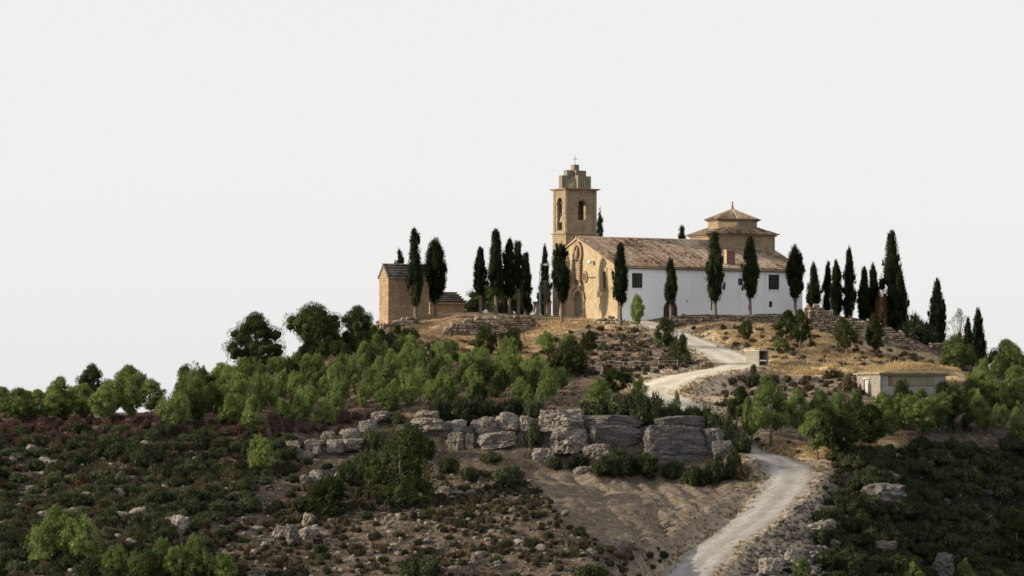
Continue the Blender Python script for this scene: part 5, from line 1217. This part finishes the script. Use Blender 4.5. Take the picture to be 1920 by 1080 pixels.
shrubs(SCR, 1.0, (.2, .9), (.8, 1.4), 'low', 'low brownish scrub cushion on the scree slope', 'scrub cushions on the scree', 17, zones=[(lambda a, b: b < 930, 'close under the cliff'), (lambda a, b: a < 620, 'by the upright pale rocks'), (lambda a, b: a > 900, 'beside the earth cut'), (lambda a, b: b > 1020, 'along the bottom edge'), (lambda a, b: True, 'in its middle')], gap=-.1, maxn=150, name='scrub_cushion')
shrubs(SCR, 2.8, (.5, 1.1), (.8, 1.25), 'dark', 'dark green cushion shrub on the scree slope', 'green cushions on the scree', 18, zones=[(lambda a, b: b < 930, 'close under the cliff'), (lambda a, b: a < 620, 'by the upright pale rocks'), (lambda a, b: a > 900, 'beside the earth cut'), (lambda a, b: b > 1020, 'along the bottom edge'), (lambda a, b: True, 'in its middle')], maxn=45)
shrubs([(1010, 650), (1100, 612), (1180, 615), (1260, 650), (1330, 690), (1200, 712), (1060, 705)], 2.0, (.45, 1.0), (.8, 1.3), 'low', 'brown scrub cushion on the bank above the fence', 'scrub on the bank above the fence', 19, maxn=24, name='scrub_cushion')
shrubs([(1290, 615), (1500, 615), (1700, 660), (1760, 688), (1500, 684), (1400, 660)], 2.3, (.4, 1.0), (.7, 1.2), 'low', 'brown scrub cushion on the grassy church slope', 'scrub on the church slope', 20, maxn=24, name='scrub_cushion')
shrubs([(1380, 706), (1620, 704), (1620, 770), (1380, 790), (1340, 750)], 1.9, (.5, 1.2), (.8, 1.2), 'low', 'dark scrub cushion on the bank below the bench', 'scrub below the bench', 21, maxn=24, name='scrub_cushion')
shrubs([(640, 628), (800, 640), (1000, 650), (1060, 690), (860, 680), (700, 660)], 2.2, (.5, 1.0), (.8, 1.3), 'low', 'scrub cushion on the slope between grove and retaining wall', 'scrub above the grove', 22, maxn=24, name='scrub_cushion')
shrubs([(1400, 840), (1560, 855), (1640, 845), (1560, 830), (1420, 822)], 2.0, (.4, .8), (.6, .9), 'low', 'scrub cushion under the roadside pines', 'scrub under the roadside pines', 23, maxn=24, name='scrub_cushion', road=.5)
shrubs([(1540, 890), (1580, 950), (1560, 1000), (1510, 1090), (1450, 1090), (1520, 990), (1540, 940)], 3.0, (.5, 1.1), (.6, .9), 'dark', 'dark shrub on the rubble between road and ravine', 'shrubs on the road shoulder', 24, maxn=20)
SINGLE = [(825, 742, 790, 40, 'dark', 'dark bush on top of the long pale ledge'), (862, 742, 792, 60, 'dark', 'dark bush spreading above the square perched block'), (905, 738, 785, 55, 'dark', 'dark bush between grove and cliff blocks'), (955, 742, 782, 60, 'dark', 'dark bush above the overhanging block'), (1000, 745, 785, 44, 'dark', 'dark bush beside the largest tilted boulder'),
 (1118, 738, 785, 70, 'dark', 'broad dark bush above the upper banded block'), (1165, 735, 785, 70, 'dark', 'broad dark bush left of the dark cleft'), (1215, 735, 800, 75, 'dark', 'dark bush filling the cleft of the cliff'), (1258, 752, 788, 50, 'dark', 'dark bush above the flat top block'), (1300, 755, 800, 60, 'dark', 'dark bush hanging over the road end of the cliff'), (1335, 768, 830, 62, 'dark', 'dark bush rolling down the road end of the cliff'), (1368, 800, 850, 40, 'dark', 'dark bush at the inner road edge by the cliff'),
 (1160, 840, 890, 70, 'dark', 'dark bush below the banded cliff'), (1215, 845, 900, 80, 'dark', 'widest dark bush below the banded cliff'), (1262, 858, 900, 50, 'dark', 'dark bush below the largest banded block'), (1345, 850, 905, 60, 'dark', 'dark bush where the cliff meets the road'), (1375, 842, 900, 36, 'dark', 'narrow dark bush beside the road below the cliff'), (1085, 850, 880, 44, 'dark', 'dark bush beside the fallen boulder'), (920, 842, 870, 50, 'dark', 'dark bush shading the foot of the long cliff block'), (985, 845, 875, 50, 'dark', 'dark bush under the thin upright block'), (1040, 855, 885, 40, 'dark', 'dark bush left of the fallen boulder'), (1135, 850, 895, 60, 'dark', 'dark bush right of the fallen boulder'), (1305, 870, 912, 60, 'dark', 'dark bush under the right corner of the largest block'), (770, 830, 880, 60, 'dark', 'dark bush between conifer and cliff'), (880, 775, 800, 36, 'dark', 'dark bush between the square block and the weathered block'), (600, 905, 940, 50, 'dark', 'dark bush above the low conifer'), (560, 930, 960, 44, 'dark', 'dark bush on the scree left of the low conifer'),
 (700, 800, 850, 50, 'dark', 'dark bush behind the steep leaning boulder'), (740, 770, 800, 50, 'dark', 'dark bush on the flat ledge'), (800, 815, 865, 60, 'dark', 'dark bush under the long pale ledge'), (690, 840, 895, 70, 'dark', 'dark bush under the boulder row'), (650, 860, 910, 60, 'dark', 'dark bush low under the boulder row'), (840, 850, 890, 44, 'dark', 'dark bush at the foot of the rounded cliff block'), (530, 838, 872, 34, 'dark', 'dark bush at the far end of the boulder row'),
 (878, 870, 905, 46, 'dark', 'dark bush under the long cliff block'), (955, 870, 915, 60, 'dark', 'dark bush at the top corner of the earth cut'), (790, 1040, 1085, 100, 'dark', 'wide dark bush at the bottom edge of the scree'), (1105, 1052, 1085, 70, 'dark', 'dark bush at the bottom of the earth cut ridge'), (1000, 790, 840, 40, 'dark', 'dark bush squeezed between two boulders'), (1328, 758, 815, 74, 'dark', 'broad dark bush behind the flat top block'), (1357, 776, 840, 66, 'dark', 'dark bush screening the hidden road'), (1388, 806, 850, 44, 'dark', 'dark bush where the road comes out behind the cliff'), (1632, 925, 968, 60, 'dark', 'dark bush covering one corner of the large ravine rock'), (1682, 930, 972, 64, 'dark', 'dark bush covering the other corner of the large ravine rock'), (1640, 890, 915, 44, 'dark', 'dark bush behind the large ravine rock'), (470, 930, 962, 44, 'dark', 'dark bush at the seam of thicket and scree'), (420, 985, 1020, 50, 'dark', 'dark bush above the wide bottom edge pine'),
 (1395, 870, 905, 36, 'low', 'brown scrub at the inner road edge'), (1330, 800, 812, 60, 'low', 'scrub on the cliff top'), (1712, 585, 640, 60, 'dark', 'dark shrub beyond the giant cypress'), (1740, 600, 655, 50, 'dark', 'dark shrub between giant and lone cypress'), (1700, 600, 640, 40, 'dark', 'dark shrub at the foot of the giant cypress'), (1655, 555, 622, 26, 'rust', 'withered rust coloured shrub before the giant cypress'),
 (1410, 700, 728, 30, 'dark', 'dark round shrub below the shelter'), (1413, 682, 705, 16, 'dark', 'small shrub at the corner of the shelter'), (1342, 736, 745, 32, 'red', 'dry mound on the pale dirt'), (770, 612, 640, 40, 'dark', 'dark shrub growing from the chapel rubble'), (730, 620, 650, 40, 'dark', 'dark shrub under the chapel corner'), (1590, 700, 738, 30, 'low', 'scrub left of the block building'), (1560, 690, 715, 44, 'low', 'scrub hanging over the bench edge'), (935, 560, 592, 40, 'dark', 'dark shrub behind the cypress trunks'), (985, 560, 594, 44, 'dark', 'dark shrub filling the gap beside the gate'), (865, 575, 592, 26, 'dark', 'dark shrub at the corner of the low hut'),
 (1040, 575, 594, 18, 'olive', '')]
SH['olive'] = shrub_set(260, 'olive', 900, 10, 1.2, .12, .3)
for (px, t, b, w_, kd, lb) in SINGLE:
    if not lb: continue
    Yf = {1328: 463.5, 1357: 461, 1388: 459, 1712: 560, 1740: 560, 1700: 559, 1655: 559, 935: 574, 985: 576, 865: 581}.get(px)
    p = on(px, Yf) if Yf else hit(px, b - 4); r = w_ / 2 / F * p.y * 1.08; h = (HZ - t) / F * p.y - p.z
    shrub(p, r, max(h, .4) / r / 1.0, lb, None, kd, {'dark': 'evergreen_bush', 'low': 'scrub_cushion', 'red': 'dry_shrub', 'rust': 'withered_shrub'}[kd])
# pale olive tree with bare branches
def airy_tree(px, top, Y, width, label, seed, mat, n=2600, dens=44):
    p = on(px, Y); H = (HZ - top) / F * Y - p.z; R = width / 2 / F * Y; rg = np.random.default_rng(seed); e = empty('olive_tree', p); tag(e, label, 'tree')
    bl = envelope_blobs(dens, H * .3, H - .3, R, ROUND, rg, (.14, .24), .9, .5); v, f, t = foliage(bl, n, .09, rg, .6, .3, .4, .8, core=0); link('crown', mesh_np('crown', v, f, M[mat], t), e)
    mb = MB(); mb.tube([(0, 0, -.4), (.1, 0, H * .2), (0, 0, H * .35)], [.22, .17, .14], 7)
    for b in bl[::2]: mb.tube([(0, 0, H * .28), (b[0] * .5, b[1] * .5, H * .28 + (b[2] - H * .28) * .55), (b[0] * 1.1, b[1] * 1.1, b[2] + R * .25)], [.08, .05, .015], 5)
    mb.build('trunk', M['concrete'], e)
airy_tree(1799, 578, 550, 52, 'pale thin olive tree with bare branches between two cypresses', 71, 'olive')
airy_tree(1022, 525, 570, 30, 'grey green olive growing beside the gate pillars', 72, 'olive', 2200, 36)

# ------------------------------------------------------------------ ground cover
def tufts(poly, n, seed, size, mat, name, label, cat, ylim=(396, 570), blades=9, lean=.5, road=.3):
    rg = np.random.default_rng(seed); P = []
    while len(P) < n:
        Q = scatter(poly, .35, rg, ylim, tries=n * 8, avoid_road=road)
        if not Q: break
        P += Q
        if len(Q) < 40: break
    P = np.array(P[:n]); k = len(P)
    den = fbm(P[:, 0] / 2.5, P[:, 1] / 2.5, seed) > -.12; P = P[den]; k = len(P)
    c = np.repeat(P[:, :3], blades, 0); m = len(c); s = np.repeat(rg.uniform(*size, k), blades)[:, None]
    a = rg.uniform(0, 6.28, m); d = np.stack([np.cos(a), np.sin(a), np.zeros(m)], 1); b0 = c + d * s * rg.uniform(0, .6, m)[:, None] - np.array([0, 0, .05])
    tip = b0 + d * s * rg.uniform(.1, lean, m)[:, None] + np.array([0, 0, 1.0]) * s * rg.uniform(.6, 1.3, m)[:, None]; sd = np.stack([-d[:, 1], d[:, 0], np.zeros(m)], 1) * s * .16
    V = np.stack([b0 - sd, b0 + sd, tip], 1).reshape(-1, 3); T = np.clip(np.repeat(rg.random(k), blades) * .6 + rg.random(m) * .4, 0, 1)
    o = link(name, mesh_np(name, V, np.arange(m * 3).reshape(-1, 3), M[mat], T)); tag(o, label, cat, kind='stuff')
tufts([(760, 592), (840, 592), (1010, 596), (1120, 604), (1110, 640), (1000, 680), (860, 672), (780, 650)], 4200, 31, (.22, .5), 'grass', 'dry_grass', 'dry orange grass on the slope below the church front', 'grass', (520, 572))
tufts([(1240, 606), (1500, 608), (1640, 660), (1790, 684), (1440, 684), (1400, 680), (1320, 640)], 5000, 32, (.22, .5), 'grass', 'dry_grass', 'dry grass on the slope below the whitewashed side', 'grass', (505, 556))
tufts([(1430, 678), (1640, 676), (1800, 684), (1800, 704), (1440, 702)], 2600, 33, (.25, .55), 'grass', 'dry_grass', 'golden grass along the flat bench by the shelter', 'grass', (500, 525))
tufts([(1390, 820), (1560, 835), (1700, 815), (1700, 845), (1540, 862), (1440, 850)], 1400, 34, (.2, .4), 'grass', 'dry_grass', 'dry grass under the roadside pines', 'grass', (450, 478))
tufts([(480, 870), (980, 885), (1060, 985), (1150, 1030), (1250, 1022), (1260, 1090), (380, 1085), (430, 950)], 9500, 35, (.1, .34), 'scrub', 'ground_cover', 'sparse low ground cover across the scree', 'ground cover', (400, 460), 8, .9)
tufts([(-20, 800), (1100, 770), (1080, 690), (700, 670), (430, 720), (300, 780)], 4200, 36, (.2, .45), 'scrub', 'ground_cover', 'undergrowth beneath the pine grove', 'ground cover', (455, 560), 8, .8)
tufts([(-20, 820), (540, 815), (480, 890), (330, 990), (330, 1090), (-20, 1090)], 9000, 37, (.2, .6), 'scrub', 'ground_cover', 'undergrowth between the left slope shrubs', 'ground cover', (400, 466), 8, .8)
tufts([(1040, 640), (1180, 612), (1290, 660), (1330, 690), (1100, 712)], 2200, 38, (.18, .4), 'scrub', 'ground_cover', 'sparse growth on the bank above the fence', 'ground cover', (500, 556), 8, .8)
tufts([(1560, 850), (1930, 820), (1930, 1095), (1540, 1095)], 9000, 39, (.25, .6), 'shrub', 'ground_cover', 'undergrowth in the ravine', 'ground cover', (400, 490), 8, .8)
rg = np.random.default_rng(61); V = []; T = []
for i in range(2, len(RA) - 2):
    t_ = RA[i + 1] - RA[i - 1]; L_ = math.hypot(t_[0], t_[1]); nx_, ny_ = -t_[1] / L_, t_[0] / L_
    for side in (-1, 1):
        for c_ in range(int(7 + 6 * math.sin(i * .7 + side))):
            o_ = side * (RH[i] + rg.exponential(.55) - .35); x, y = RA[i, 0] + nx_ * o_ + rg.normal() * .8, RA[i, 1] + ny_ * o_ + rg.normal() * .8; z = gz(x, y); s_ = rg.uniform(.12, .4); tt = rg.random()
            for b_ in range(9):
                a = rg.uniform(0, 6.28); d = Vector((math.cos(a), math.sin(a), 0)); b0 = Vector((x, y, z - .03)) + d * s_ * rg.uniform(0, .7); w_ = Vector((-d.y, d.x, 0)) * s_ * .15
                V += [b0 - w_, b0 + w_, b0 + d * s_ * .4 + Vector((0, 0, s_ * rg.uniform(.6, 1.3)))]; T.append(tt * .7 + rg.random() * .3)
tag(link('roadside_weeds', mesh_np('roadside_weeds', np.array([tuple(v) for v in V]), np.arange(len(V)).reshape(-1, 3), foliage_mat('weeds', (.07, .055, .03), (.27, .2, .1), .2), T)), 'dry weeds along both edges of the gravel road', 'weeds', kind='stuff')
# grass on the turf roof
rg = np.random.default_rng(50); bkm = Matrix.Translation(bk.location) @ Matrix.Rotation(math.radians(18), 4, 'Z'); V = []
for i in range(5200):
    u, v_ = rg.random(), rg.random(); x = u * (BLn + 1.6) + .1; y = v_ * 8.8 + .1
    h = .1 + 1.05 * max(0, math.sin(math.pi * min(1, max(0, (x + .2) / (BLn + 2.2) * 1.1 - .12)))) ** 1.2 * min(1, (y + .2) / 9.5 * 5.5)
    b = Vector((x, y, BH + .3 + h)); a = rg.uniform(0, 6.28); s = rg.uniform(.25, .65) * (1 if x > 2 else .6); sd = Vector((math.cos(a), math.sin(a), 0)) * .045
    tip = b + Vector((rg.normal() * .15, rg.normal() * .15, s)); V += [b - sd, b + sd, tip]
gme = mesh_np('roof_grass', np.array([tuple(v) for v in V]), np.arange(len(V)).reshape(-1, 3), M['grass'], rg.random(len(V) // 3))
o = link('roof_grass', gme, bk); o['kind'] = 'stuff'
